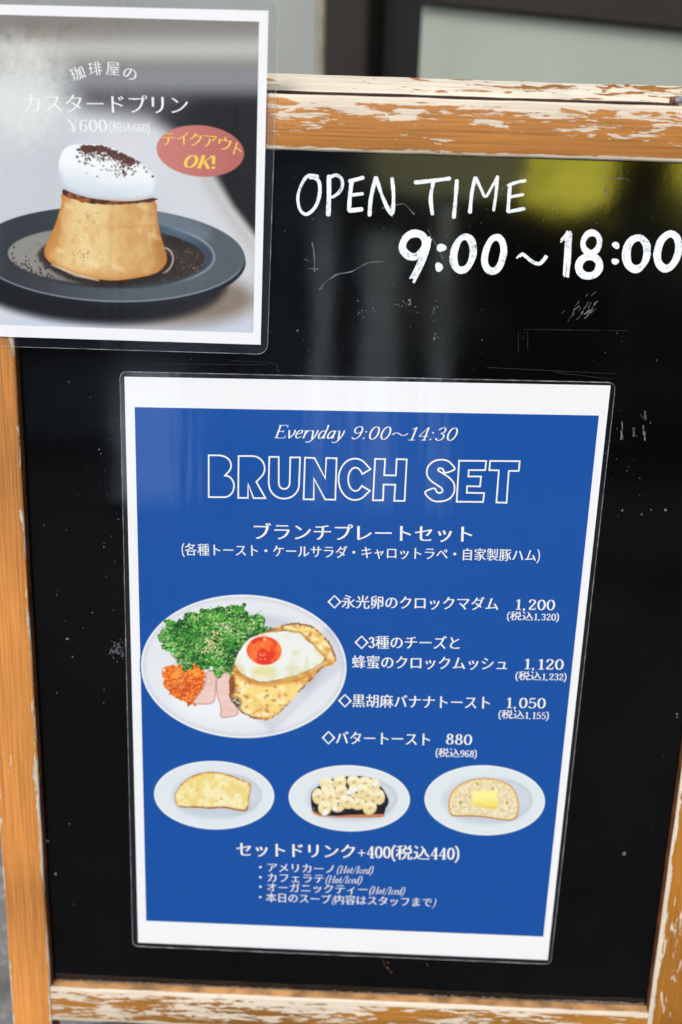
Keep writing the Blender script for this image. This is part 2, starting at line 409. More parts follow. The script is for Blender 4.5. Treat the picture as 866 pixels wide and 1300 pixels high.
    g['K'] = (.84, [('L', (.16, .97), (.16, .03)), ('T', (.66, .95), (.20, .42)), ('L', (.32, .56), (.68, .04)), ('T', (.04, .97), (.28, .97)), ('T', (.04, .03), (.28, .03)), ('T', (.54, .97), (.78, .97)), ('T', (.56, .03), (.80, .03))])
    g['!'] = (.36, [('L', (.17, .97), (.16, .36)), ('D', .16, .09)])
    g[' '] = (.36, [])
    return g
GL = G()
def pen_glyph(ch, thick, thin):
    """list of (verts, faces) for a pen glyph; pen half axes thick/thin"""
    out = []
    for s in GL[ch][1]:
        k = s[0]
        if k == 'O':
            t = np.linspace(0, 2 * math.pi, 28, endpoint=False); P = np.stack([s[1] + s[3] * np.cos(t), s[2] + s[4] * np.sin(t)], 1)
            out.append(ribbon(P, thick, thin, closed=True))
        elif k == 'D':
            t = np.linspace(0, 2 * math.pi, 12, endpoint=False); r = thick * 1.15
            out.append((np.stack([s[1] + r * np.cos(t), s[2] + r * np.sin(t)], 1), [tuple(range(12))]))
        elif k == 'S': out.append(ribbon(resample(catmull(s[1:], 8), .06), thick * .92, thin))
        elif k == 'T': out.append(ribbon(np.array(s[1:], float), thin, thin, cap=False))
        elif k == 'B': out.append(ribbon(np.array(s[1:], float), thick, thick * .75, cap=False))
        else: out.append(ribbon(resample(np.array(s[1:], float), .3), thick, thin, cap=False))
    return out

_cjk = {}
def cjk_glyph(ch, dx=.012, dy=-.016):
    """a filled glyph (em 1) with its upright strokes made heavier and its level strokes finer, as in a Ming face"""
    key = (ch, dx, dy)
    if key in _cjk: return _cjk[key]
    cu = bpy.data.curves.new('t', 'FONT'); cu.body = ch; cu.size = 1; cu.resolution_u = 3
    ob = bpy.data.objects.new('t', cu); col.objects.link(ob)
    dg = bpy.context.evaluated_depsgraph_get(); me = ob.evaluated_get(dg).to_mesh()
    n = len(me.vertices); co = np.zeros(n * 3); me.vertices.foreach_get('co', co); V = co.reshape(-1, 3)[:, :2].copy()
    F = [tuple(p.vertices) for p in me.polygons]
    ob.evaluated_get(dg).to_mesh_clear(); bpy.data.objects.remove(ob); bpy.data.curves.remove(cu)
    # weld
    key2 = {}; mp = np.zeros(n, int); U = []
    for i, p in enumerate(V):
        k = (round(p[0], 5), round(p[1], 5))
        if k not in key2: key2[k] = len(U); U.append(p)
        mp[i] = key2[k]
    U = np.array(U) if U else np.zeros((0, 2)); FF = []
    for f in F:
        g = [mp[i] for i in f]
        if len(set(g)) == len(g): 
            a = sum(U[g[i]][0] * U[g[(i + 1) % len(g)]][1] - U[g[(i + 1) % len(g)]][0] * U[g[i]][1] for i in range(len(g)))
            FF.append(tuple(g) if a > 0 else tuple(g[::-1]))
    cnt = {}
    for f in FF:
        for i in range(len(f)): cnt[(f[i], f[(i + 1) % len(f)])] = 1
    D = np.zeros_like(U)
    for (a, b) in cnt:
        if (b, a) not in cnt:
            t = U[b] - U[a]; L = np.hypot(*t) + 1e-9; nn = np.array([t[1], -t[0]]) / L   # outward for ccw
            D[a] += nn; D[b] += nn
    if len(U):
        L = np.linalg.norm(D, axis=1); L[L < 1e-6] = 1; D /= L[:, None]
        U = U + D * np.array([dx, dy])
    _cjk[key] = (U, FF); return _cjk[key]

DIGH = .76                                # height of Latin and figures against the em
def layout(s, thick, thin, bold, lat_scale=1.0, italic=()):
    """-> list of (verts, faces) in em units, total width"""
    x = 0; out = []; small = False
    for i, ch in enumerate(s):
        if ch in GL:
            k = DIGH * lat_scale
            for v, f in pen_glyph(ch, thick, thin):
                v = v.copy()
                if i in italic: v[:, 0] += .28 * v[:, 1]
                out.append((v * k + np.array([x, 0]), f))
            x += GL[ch][0] * k
        elif ch == '\u2002': x += .55
        else:
            U, F = cjk_glyph(ch, *bold)
            if len(U): out.append((U + np.array([x, .02]), F))
            x += 1.0
    return out, x
def write(name, s, p0, p1, em, mat, parent, z, thick=.085, thin=.035, bold=(.013, -.012), lat=1.0, italic=False, shear=0.0, lab=None):
    """a line of print from pixel p0 to p1 (base line, ink edges), em high in the photograph"""
    it = range(len(s)) if italic is True else (italic or ())
    gl, wd = layout(s, thick, thin, bold, lat, it)
    if not gl: return
    allv = np.concatenate([g[0] for g in gl]); x0, x1 = allv[:, 0].min(), allv[:, 0].max()
    A, B = pl(*p0, z)[:2], pl(*p1, z)[:2]
    mid = ((p0[0] + p1[0]) / 2, (p0[1] + p1[1]) / 2)
    hm = np.linalg.norm(pl(*mid, z)[:2] - pl(mid[0], mid[1] - em, z)[:2])
    e = (B - A) / (x1 - x0); up = np.array([-(B - A)[1], (B - A)[0]]); up = up / np.linalg.norm(up) * hm
    fl = Flat()
    for i, (v, f) in enumerate(gl):
        X = v[:, 0] - x0 + shear * v[:, 1]
        P = A + X[:, None] * e + v[:, 1:2] * up
        fl.add(np.column_stack([P, np.full(len(P), z + .012 * (i % 9))]), f)
    o = fl.build(name, mat, parent)
    if lab: o['label'] = lab
    return o

# --- hand lettering on the board (points are where the strokes run)
def marker(fl, P, w, z, closed=False, jit=.12, cap=True, step=2.2):
    P = resample(np.asarray(P, float) if not closed else np.vstack([P, P[:1]]), step)
    if closed: P = P[:-1]
    n = len(P); k = np.convolve(RNG.normal(size=n + 8), np.ones(5) / 5, 'same')[4:-4]
    wj = 1 + jit * k * 1.6
    v, f = ribbon(P, w / 2, closed=closed, cap=cap, wj=wj)
    q = pl(v[:, 0], v[:, 1], z); fl.add(q, [t[::-1] for t in f])
Z0 = .06
fl = Flat(); lay = [0]
def mk(P, w, closed=False, n=6, **k):
    lay[0] += 1; marker(fl, catmull(P, n, closed), w, Z0 + .012 * (lay[0] % 14), closed, **k)
def Zm(x, y, ox, oy, s): return (ox + x / s, oy + y / s)
z7 = lambda *p: [Zm(x, y, 380, 210, 3.608) for x, y in p]
z8 = lambda *p: [Zm(x, y, 620, 210, 3.52) for x, y in p]
z4 = lambda *p: [Zm(x, y, 340, 200, 1.646) for x, y in p]
mk(z7((85, 50), (40, 48), (12, 85), (-6, 140), (2, 200), (32, 224), (70, 195), (92, 140), (92, 80), (72, 58), (50, 56)), 4.3, n=8)
mk(z7((136, 50), (136, 140), (133, 226)), 5.6)
mk(z7((138, 56), (168, 44), (192, 60), (198, 92), (182, 124), (150, 146), (138, 142)), 4.2)
mk(z7((240, 74), (232, 140), (228, 204)), 5.2); mk(z7((232, 72), (292, 56)), 5.2); mk(z7((234, 136), (290, 130)), 4.2); mk(z7((230, 207), (286, 201)), 5.2)
mk(z7((322, 228), (328, 150), (350, 56)), 5.4); mk(z7((352, 56), (380, 140), (408, 205)), 5.0); mk(z7((425, 60), (432, 140), (426, 222), (410, 204)), 4.6)
mk(z7((532, 78), (610, 70), (688, 60)), 5.0); mk(z7((614, 74), (602, 150), (610, 222)), 4.6)
mk(z7((722, 70), (716, 150), (708, 238)), 4.8)
mk(z7((782, 214), (790, 130), (805, 58)), 4.6); mk(z4((435, 42), (446, 66), (455, 82), (468, 62), (480, 40)), 3.6); mk(z4((480, 40), (477, 75), (472, 110)), 4.2)
mk(z8((97, 88), (92, 150), (88, 205)), 4.6); mk(z8((88, 90), (125, 76), (165, 68)), 4.2); mk(z8((95, 142), (155, 130)), 3.8); mk(z8((90, 207), (160, 193)), 4.8)
o = fl.build('hand_lettering', M['chalk'], board); o['label'] = 'white hand-painted words OPEN TIME'
board['base'] = [0, 0, 0]; o.location = (0, 0, 0)
fl = Flat(); lay = [0]
def ring(cx, cy, rx, ry, sl=0.0, wid=8.5, strands=5, start=0.0, aw=2.4):
    """a nought drawn over and over with a marker"""
    for s in range(strands):
        k = (s + .5) / strands; lay[0] += 1
        off = -wid * k; t = np.linspace(start, start + 2 * math.pi, 34, endpoint=False)
        j1, j2 = RNG.uniform(-.7, .7, 2); ph = RNG.uniform(0, 6)
        wob = RNG.uniform(.2, .6)
        x = cx + j1 * .5 + (rx + off + wob * np.sin(2 * t + ph)) * np.cos(t); y = cy + j2 * .5 + (ry + off + wob * np.cos(3 * t + ph)) * np.sin(t)
        x = x - sl * (y - cy)
        marker(fl, np.stack([x, y], 1), aw, Z0 + .012 * (lay[0] % 14), True, jit=.25)
def band(P, wid=8.0, strands=5, aw=2.3, nn=8):
    C = resample(catmull(P, nn), 2.0); T = np.gradient(C, axis=0); T /= np.linalg.norm(T, axis=1)[:, None]; N = np.stack([-T[:, 1], T[:, 0]], 1)
    for s in range(strands):
        lay[0] += 1; k = ((s + .5) / strands - .5) * wid; n = len(C)
        wv = .35 * np.sin(np.linspace(0, RNG.uniform(3, 7), n) + RNG.uniform(0, 6))
        a = int(RNG.integers(0, 3)); b = n - int(RNG.integers(0, 3))
        marker(fl, (C + N * (k + wv)[:, None])[a:b], aw, Z0 + .012 * (lay[0] % 14), jit=.22)
def dot(x, y, r):
    lay[0] += 1; t = np.linspace(0, 2 * math.pi, 16, endpoint=False); rr = r * (1 + .12 * np.sin(2 * t + x) + .07 * np.cos(3 * t + y))
    q = pl(x + rr * np.cos(t), y - rr * np.sin(t), Z0 + .012 * (lay[0] % 14)); fl.add(q, [tuple(range(16))])
ring(526, 311, 18.5, 19.5, .15, 9.0, 5)
band([(544, 299), (540, 318), (533, 338), (523, 357)], 8.5, 5)
dot(560.5, 314.5, 5.6); dot(557.3, 339, 5.4)
ring(588.5, 322.3, 16.5, 25.5, .12, 8.0, 5); ring(627.5, 323, 16, 25.5, .12, 8.0, 5)
band([(657, 328), (662.6, 322), (668, 325.5), (675, 332), (684, 335.5), (690, 331), (695, 323.6)], 4.2, 2, 2.6)
band([(712, 307), (718, 300), (724, 294)], 6, 3); band([(722.8, 294), (721, 322), (718, 351)], 8.0, 4)
ring(750.7, 308, 14, 16, .05, 7, 4); ring(748.2, 338, 17.8, 17.0, .05, 9, 5)
dot(782, 311.4, 4.6); dot(781, 332, 4.4)
ring(808.4, 321.6, 17.6, 24.5, .08, 8.6, 5); ring(848, 319, 17.3, 26.5, .14, 8.6, 5)
o = fl.build('hand_lettering', M['chalk'], board); o['label'] = 'bold white hand-painted hours 9:00 to 18:00'

# scratches, residue and specks on the board
fl = Flat(); lay = [0]
def scr(P, w=.9, n=5): 
    lay[0] += 1; marker(fl, catmull(P, n), w, Z0 - .03 + .003 * (lay[0] % 9), jit=.5, step=1.8)
scr(z7((88, 572), (120, 535), (172, 500), (240, 486), (290, 458), (325, 444), (386, 440)), 1.3)
scr(z7((96, 572), (130, 528), (180, 500)), .8); scr(z7((58, 352), (68, 400), (70, 488)), 1.5); scr(z7((44, 472), (88, 476)), 1.0); scr(z7((22, 428), (50, 440)), .6)
scr(z7((380, 196), (430, 185), (478, 176), (500, 195), (525, 222)), 1.2); scr(z7((590, 296), (640, 390), (660, 430)), .8)
scr(z8((535, 60), (620, 58)), .8); scr(z8((520, 105), (530, 128)), 1.6)
for k in range(26):
    x, y = 738 + RNG.normal() * 11, 395 + RNG.normal() * 9
    x += (395 - y) * .9; a = RNG.uniform(-1.2, -.5); L = RNG.uniform(2, 9)
    scr([(x, y), (x + L * math.cos(a), y + L * math.sin(a))], RNG.uniform(.5, 1.1))
for x, y, w_ in ((789, 553, 3.4), (790, 541, 1.5), (804.5, 549, 2.0), (817, 546, 3.2), (819, 554, 2.2), (819, 528, 1.4)):
    for k in range(4): scr([(x + RNG.normal() * .8, y - 6), (x + RNG.normal() * .8, y + 5)], w_ * .35)
for k in range(30):
    x, y = 149 + RNG.normal() * 4.5, 824 + RNG.normal() * 5
    scr([(x, y), (x + RNG.uniform(-3, 3), y + RNG.uniform(-3, 3))], RNG.uniform(.4, .9))
fl.build('scratches', M['scratch'], board)['kind'] = 'stuff'
fl = Flat()
for P in ([(658, 418), (805, 420)], [(658, 418), (658, 448)], [(670, 420), (670, 446)], [(610, 466), (790, 475)], [(180, 462), (350, 463)], [(350, 463), (355, 474)], [(181, 462), (181, 472)],
          [(292, 458), (347, 461), (352, 471)], [(700, 472), (782, 482)]):
    for k in range(3):
        a = np.array(P, float); t0, t1 = sorted(RNG.uniform(0, 1, 2))
        if t1 - t0 < .3: t0, t1 = .05, .95
        scr([a[0] + (a[1] - a[0]) * t0, a[0] + (a[1] - a[0]) * t1], .6) if len(a) == 2 else scr(a, .6)
fl.build('tape_residue', M['scratch_dim'], board)['kind'] = 'stuff'
fl = Flat()
def speck(x, y, r):
    n = 5; t = np.linspace(0, 6.28, n, endpoint=False) + RNG.uniform(0, 1); rr = r * RNG.uniform(.5, 1.3, n)
    lay[0] += 1; q = pl(x + rr * np.cos(t), y - rr * np.sin(t), Z0 - .02 + .004 * (lay[0] % 8)); fl.add(q, [tuple(range(n))])
for k in range(460):
    x, y = RNG.uniform(20, 866), RNG.uniform(205, 1240)
    den = 1.0 if y < 480 else (.45 if y < 900 else .2)
    if RNG.uniform() < den: speck(x, y, RNG.choice([.35, .5, .7, 1.0], p=[.6, .28, .10, .02]))
for cx, cy, sx, sy, n in ((512, 388, 8, 4, 22), (465, 396, 6, 5, 14), (552, 395, 3, 8, 14), (553, 430, 3, 3, 8), (780, 570, 30, 60, 40), (150, 825, 5, 8, 30), (100, 640, 40, 60, 24), (95, 820, 40, 80, 14), (630, 240, 90, 25, 60)):
    for k in range(n): speck(cx + RNG.normal() * sx, cy + RNG.normal() * sy, RNG.uniform(.35, 1.1))
for x, y, r in ((85.5, 811, 2.0), (790, 648, 1.6), (815, 653, 1.5), (845, 647, 2.0), (793, 1084, 2.6), (860, 910, 1.8), (61, 1068, 2.2), (71, 1110, 2.2), (378, 420, 1.6), (551, 430, 2.0), (520, 381, 1.8), (860, 906, 1.5)):
    speck(x, y, r)
fl.build('paint_specks', M['speck'], board)['kind'] = 'stuff'
fl = Flat()
for (x, y) in ((492, 1225), (541, 1224), (487, 1222), (495, 1232)):
    for k in range(3): speck(x + RNG.normal() * 1.2, y + RNG.normal() * 2.4, RNG.uniform(.6, 1.3))
fl.build('rust_flecks', plain('rust_fleck', (120, 72, 50), .8, .3, 500), board)['kind'] = 'stuff'

# ------------------------------------------------------------------ painting of printed photographs (colour per vertex)
def vn(X, Y, sx, sy=None, seed=0, oct=1):
    sy = sx if sy is None else sy; out = 0; amp = 1; tot = 0
    for o_ in range(oct):
        r = np.random.default_rng(seed * 31 + o_ + 1); g = r.random((97, 101))
        x = X / sx * 2 ** o_ + 37.3; y = Y / sy * 2 ** o_ + 51.7
        xi = np.floor(x).astype(int); yi = np.floor(y).astype(int); fx = x - xi; fy = y - yi
        fx = fx * fx * (3 - 2 * fx); fy = fy * fy * (3 - 2 * fy)
        a = g[yi % 97, xi % 101]; b = g[yi % 97, (xi + 1) % 101]; c = g[(yi + 1) % 97, xi % 101]; d = g[(yi + 1) % 97, (xi + 1) % 101]
        out = out + amp * (a * (1 - fx) * (1 - fy) + b * fx * (1 - fy) + c * (1 - fx) * fy + d * fx * fy); tot += amp; amp *= .55
    return out / tot
def ss(x, a, b): t = np.clip((x - a) / (b - a), 0, 1); return t * t * (3 - 2 * t)
def sdp(X, Y, P, rnd=0):                  # signed distance to a polygon, negative inside
    P = np.asarray(P, float)
    if rnd: P = catmull(P, rnd, True)
    d = np.full(X.shape, 1e9); ins = np.zeros(X.shape, bool); n = len(P)
    for i in range(n):
        a, b = P[i], P[(i + 1) % n]; e = b - a; L = e @ e + 1e-9
        t = np.clip(((X - a[0]) * e[0] + (Y - a[1]) * e[1]) / L, 0, 1)
        d = np.minimum(d, (X - a[0] - t * e[0]) ** 2 + (Y - a[1] - t * e[1]) ** 2)
        if a[1] != b[1]:
            c = ((a[1] > Y) != (b[1] > Y)) & (X < (b[0] - a[0]) * (Y - a[1]) / (b[1] - a[1]) + a[0]); ins ^= c
    d = np.sqrt(d); return np.where(ins, -d, d)
def sde(X, Y, cx, cy, rx, ry, rot=0):     # approximate distance to an ellipse
    c, s = math.cos(rot), math.sin(rot); x = (X - cx) * c + (Y - cy) * s; y = -(X - cx) * s + (Y - cy) * c
    k = np.sqrt((x / rx) ** 2 + (y / ry) ** 2) + 1e-6; g = np.sqrt((x / rx ** 2) ** 2 + (y / ry ** 2) ** 2) + 1e-9
    return (k - 1) * k / g
class Canvas:
    def __init__(s, x0, x1, y0, y1, st, bgc):
        s.nx = int(round((x1 - x0) / st)) + 1; s.ny = int(round((y1 - y0) / st)) + 1
        s.X, s.Y = np.meshgrid(np.linspace(x0, x1, s.nx), np.linspace(y0, y1, s.ny)); s.C = np.ones(s.X.shape + (3,)) * np.array(bgc, float)
    def put(s, mask, c):
        c = np.asarray(c, float); c = c if c.ndim == 3 else np.ones_like(s.C) * c
        s.C = s.C * (1 - mask[..., None]) + c * mask[..., None]
    def dots(s, pts, rad, c, soft=.5):
        I, J = np.meshgrid(np.arange(0, s.ny, 5), np.arange(0, s.nx, 5), indexing='ij')
        A = np.stack([s.X[I, J].ravel(), s.Y[I, J].ravel(), np.ones(I.size)], 1)
        ci = np.linalg.lstsq(A, I.ravel(), rcond=None)[0]; cj = np.linalg.lstsq(A, J.ravel(), rcond=None)[0]
        for (x, y), r in zip(pts, rad):
            w_ = r + 2; e_ = 0 if s.X[0, 0] == s.X[-1, 0] else 7
            ic = ci @ (x, y, 1); jc = cj @ (x, y, 1); di = w_ * abs(ci[1]) + e_; dj = w_ * abs(cj[0]) + e_
            i0, i1, j0, j1 = max(0, int(ic - di)), min(s.ny, int(ic + di) + 2), max(0, int(jc - dj)), min(s.nx, int(jc + dj) + 2)
            if i1 <= i0 or j1 <= j0: continue
            xx, yy = s.X[i0:i1, j0:j1], s.Y[i0:i1, j0:j1]; m = 1 - ss(np.hypot(xx - x, yy - y), r - soft, r + soft)
            s.C[i0:i1, j0:j1] = s.C[i0:i1, j0:j1] * (1 - m[..., None]) + np.array(c, float) * m[..., None]
    def mesh(s, name, corner, z, parent, keep=None, smooth=True):
        """corner(X, Y) -> leaf mm"""
        P = corner(s.X, s.Y, z) / 1000.0
        v = P.reshape(-1, 3); idx = np.arange(s.nx * s.ny).reshape(s.ny, s.nx)
        q = np.stack([idx[:-1, :-1], idx[1:, :-1], idx[1:, 1:], idx[:-1, 1:]], -1)
        if keep is not None:
            k = keep[:-1, :-1] | keep[1:, :-1] | keep[1:, 1:] | keep[:-1, 1:]; q = q[k]
        else: q = q.reshape(-1, 4)
        q = q.reshape(-1, 4); used = np.unique(q); mp = -np.ones(len(v), int); mp[used] = np.arange(len(used)); q = mp[q]; v = v[used]
        me = bpy.data.meshes.new(name); me.vertices.add(len(v)); me.vertices.foreach_set('co', v.ravel())
        me.loops.add(q.size); me.loops.foreach_set('vertex_index', q.ravel().astype(np.int32))
        me.polygons.add(len(q)); me.polygons.foreach_set('loop_start', np.arange(0, q.size, 4, dtype=np.int32)); me.update(calc_edges=True)
        at = me.color_attributes.new('ink', 'FLOAT_COLOR', 'POINT')
        c = s2l(np.clip(s.C.reshape(-1, 3)[used], 0, 250)); c = np.concatenate([c, np.ones((len(c), 1))], 1)
        at.data.foreach_set('color', c.astype(np.float32).ravel()); me.validate()
        return link(name, me, M['ink'], parent)
def mixc(a, b, t): return np.asarray(a, float) * (1 - t[..., None]) + np.asarray(b, float) * t[..., None]

# ------------------------------------------------------------------ a laminated sheet
def rounded(P, r, n=6):                   # round the corners of a quad in mm
    out = []; P = [np.array(p[:2], float) for p in P]
    for i in range(4):
        a, b, c = P[i - 1], P[i], P[(i + 1) % 4]; d1 = (a - b) / np.linalg.norm(a - b); d2 = (c - b) / np.linalg.norm(c - b)
        for k in range(n + 1):
            t = k / n; out.append((b + d1 * r) * (1 - t) ** 2 + b * 2 * t * (1 - t) + (b + d2 * r) * t * t)
    return np.array(out)
def slab(name, loop, z0, z1, mat, parent, edge=None):
    n = len(loop); v = [(x, y, z1) for x, y in loop] + [(x, y, z0) for x, y in loop]
    ar = sum(loop[i][0] * loop[(i + 1) % n][1] - loop[(i + 1) % n][0] * loop[i][1] for i in range(n))
    top = tuple(range(n)); 
    if ar < 0: top = top[::-1]
    f = [top, tuple(n + i for i in top[::-1])]; mi = [0, 0]
    for i in range(n):
        a, b = top[i], top[(i + 1) % n]; f.append((a, n + a, n + b, b)); mi.append(1 if edge else 0)
    me = mesh_np(name, np.array(v) / 1000, f); me.polygons.foreach_set('material_index', mi)
    return link(name, me, [mat, edge] if edge else mat, parent)
def ringstrip(name, loop, w_, z, mat, parent):
    c = loop.mean(0); inn = []
    n = len(loop)
    T = np.roll(loop, -1, 0) - np.roll(loop, 1, 0); T /= np.linalg.norm(T, axis=1)[:, None] + 1e-9; N = np.stack([-T[:, 1], T[:, 0]], 1)
    s = np.sign(((c - loop) * N).sum(1)); inn = loop + N * s[:, None] * w_
    v = [(x, y, z) for x, y in loop] + [(x, y, z) for x, y in inn]
    f = [(i, (i + 1) % n, n + (i + 1) % n, n + i) for i in range(n)]
    if np.cross(loop[1] - loop[0], inn[0] - loop[0]) < 0: f = [q[::-1] for q in f]
    return link(name, mesh_np(name, np.array(v) / 1000, f), mat, parent)

# ================================================================== the brunch poster
b3 = pl(437, 1222, 0) / 1000
poster = empty_on_leaf('brunch_poster', (float(b3[0]), float(b3[1]), 0))
tag(poster, 'laminated blue brunch menu with white border in the middle of the blackboard', 'poster')
PZ = .5
film = rounded([pl(*p)[:2] for p in ((152, 471), (782, 485), (699.3, 1223.5), (168.5, 1200.5))], 5)
slab('laminate', film, .12, .95, M['film'], poster, M['film_edge']); ringstrip('laminate_edge', film, .45, .98, M['film_edge'], poster)
slab('paper_sheet', [pl(*p)[:2] for p in ((158.2, 478.1), (775.1, 489.2), (695.2, 1218.3), (175.6, 1196))], .2, PZ, M['paper'], poster)
slab('blue_panel', [pl(*p)[:2] for p in ((171.2, 516.6), (760.3, 527.3), (689.7, 1188.5), (185.8, 1168.3))], PZ, PZ + .03, M['blue'], poster)
TZ = PZ + .06
W_ = M['white_ink']
write('heading_line', 'Everyday 9:00~14:30', (348, 556.5), (581, 560), 23, W_, poster, TZ, .046, .020, italic=True)
write('heading_line', 'ブランチプレートセット', (322.5, 684), (599.5, 687.5), 23.5, W_, poster, TZ, bold=(.020, -.006))
write('heading_line', '(各種トースト・ケールサラダ・キャロットラペ・自家製豚ハム)', (231, 704), (685, 712), 17.0, W_, poster, TZ, .06, .03, bold=(.014, -.006))
rows = [('◇永光卵のクロックマダム', (415.7, 771), (632.6, 774), 18.5), ('◇3種のチーズと', (450, 822.5), (583.4, 823.5), 18.5), ('蜂蜜のクロックムッシュ', (447, 847.5), (643.6, 850), 18.5),
        ('◇黒胡麻バナナトースト', (429.2, 896.5), (621.8, 899.5), 18.5), ('◇バタートースト', (408.5, 943.5), (546, 946), 18.5)]
for s, a, b, h in rows: write('menu_line', s, a, b, h, W_, poster, TZ, .085, .04, bold=(.018, -.006))
for s, a, b, h in (('1,200', (654.6, 774), (704.3, 775), 17.8), ('1,120', (665.8, 849.5), (715.3, 850.5), 17.8), ('1,050', (643, 898.7), (692.5, 899.7), 17.8), ('880', (566, 945), (599, 946), 18)):
    write('price', s, a, b, h, W_, poster, TZ, .066, .030)
for s, a, b in (('(税込1,320)', (643.6, 786.5), (709.3, 788)), ('(税込1,232)', (654.4, 862.5), (718.8, 864)), ('(税込1,155)', (632.8, 911.5), (696.4, 913)), ('(税込968)', (553, 960), (605, 961.5))):
    write('price', s, a, b, 12.4, W_, poster, TZ, .070, .036, bold=(.016, -.004), lat=.92)
write('drinks_line', 'セットドリンク+400(税込440)', (300.3, 1086), (582.8, 1091.5), 20, W_, poster, TZ, .078, .036, bold=(.022, -.004))
for s, a, b in (('・アメリカーノ(Hot/Iced)', (329, 1106), (474.2, 1109.5)), ('・カフェラテ(Hot/Iced)', (329, 1118.8), (460, 1122)), ('・オーガニックティー(Hot/Iced)', (329, 1131), (514.2, 1136)), ('・本日のスープ(内容はスタッフまで)', (329, 1144), (553.6, 1151))):
    i0 = s.index('('); it = range(i0, len(s)) if 'Hot' in s else [i0, len(s) - 1]
    write('drinks_line', s, a, b, 13.0, W_, poster, TZ, .048, .024, bold=(.010, -.008), lat=.92, italic=it)

# BRUNCH SET: one closed outline per letter
def zz(ox, oy, s, pts): return [(ox + x / s, oy + y / s) for x, y in pts]
def arc(cx, cy, rx, ry, a0, a1, n=10, rot=0):
    t = np.radians(np.linspace(a0, a1, n)); return [(cx + rx * math.cos(q), cy - ry * math.sin(q)) for q in t]
a1_, a2_, a3_ = (255, 570, 6.186), (380, 570, 5.773), (530, 570, 6.186)
LET = [
 zz(*a1_, [(62, 50), (150, 50)] + arc(150, 130, 88, 78, 80, -42, 12)[1:] + [(190, 208)] + arc(185, 292, 76, 86, 66, -90, 14) + [(62, 378)]),
 zz(*a1_, [(297, 55), (400, 55)] + arc(402, 152, 100, 97, 85, -38, 12)[1:] + [(436, 258), (508, 386), (414, 386), (372, 274), (370, 384), (294, 384)]),
 zz(*a1_, [(538, 62), (612, 62), (612, 262)] + arc(655, 268, 43, 46, 180, 360, 12) + [(703, 66), (780, 66), (772, 276)] + arc(654, 278, 118, 112, 0, -180, 18) + [(533, 270)]),
 zz(*a2_, [(42, 64), (112, 66), (190, 214), (198, 66), (274, 68), (264, 372), (190, 370), (108, 216), (106, 370), (32, 368)]),
 zz(*a2_, [(522, 148)] + arc(408, 222, 120, 152, 32, 327, 30)[1:-1] + [(518, 306), (458, 270)] + arc(412, 222, 54, 86, -40, -318, 18) + [(462, 184)]),
 zz(*a2_, [(556, 72), (630, 74), (622, 192), (708, 194), (714, 74), (788, 76), (772, 380), (696, 380), (704, 262), (618, 260), (614, 376), (540, 376)]),
 zz(*a3_, [(292, 160), (270, 120), (235, 92), (185, 84), (125, 98), (82, 142), (75, 200), (102, 245), (150, 280), (192, 310), (196, 334), (175, 346), (150, 336), (132, 308), (60, 338), (90, 384), (130, 408), (182, 412), (250, 392), (288, 340), (288, 275), (255, 230), (205, 195), (165, 170), (165, 156), (185, 150), (205, 165), (216, 188)]),
 zz(*a3_, [(328, 92), (540, 94), (532, 166), (404, 166), (400, 216), (500, 216), (492, 294), (390, 292), (388, 344), (524, 346), (516, 416), (308, 414)]),
 zz(*a3_, [(572, 94), (804, 96), (796, 172), (718, 172), (700, 422), (620, 420), (640, 168), (564, 166)]),
]
for L in LET:
    fl = Flat(); P = np.array(L, float); n = len(P)
    if n == 28: P = catmull(np.vstack([P]), 3, True)                    # the S is all curve
    P = np.array([p for i, p in enumerate(P) if np.linalg.norm(p - P[i - 1]) > .15]); n = len(P)
    # mitred outline
    e = np.roll(P, -1, 0) - P; e /= np.linalg.norm(e, axis=1)[:, None]; N = np.stack([-e[:, 1], e[:, 0]], 1); Np = np.roll(N, 1, 0)
    mN = N + Np; mN /= np.linalg.norm(mN, axis=1)[:, None] + 1e-9; k = np.clip(1 / np.maximum((mN * N).sum(1), .35), 1, 2.2)
    hw = 1.0; A = P + mN * (k * hw)[:, None]; B = P - mN * (k * hw)[:, None]
    qa, qb = pl(A[:, 0], A[:, 1], TZ), pl(B[:, 0], B[:, 1], TZ)
    f = [(i, (i + 1) % n, n + (i + 1) % n, n + i) for i in range(n)]
    v = np.vstack([qa, qb]); c = np.cross(v[1] - v[0], v[n] - v[0])[2]
    fl.add(v, f if c > 0 else [q[::-1] for q in f])
    fl.build('outline_letter', W_, poster)

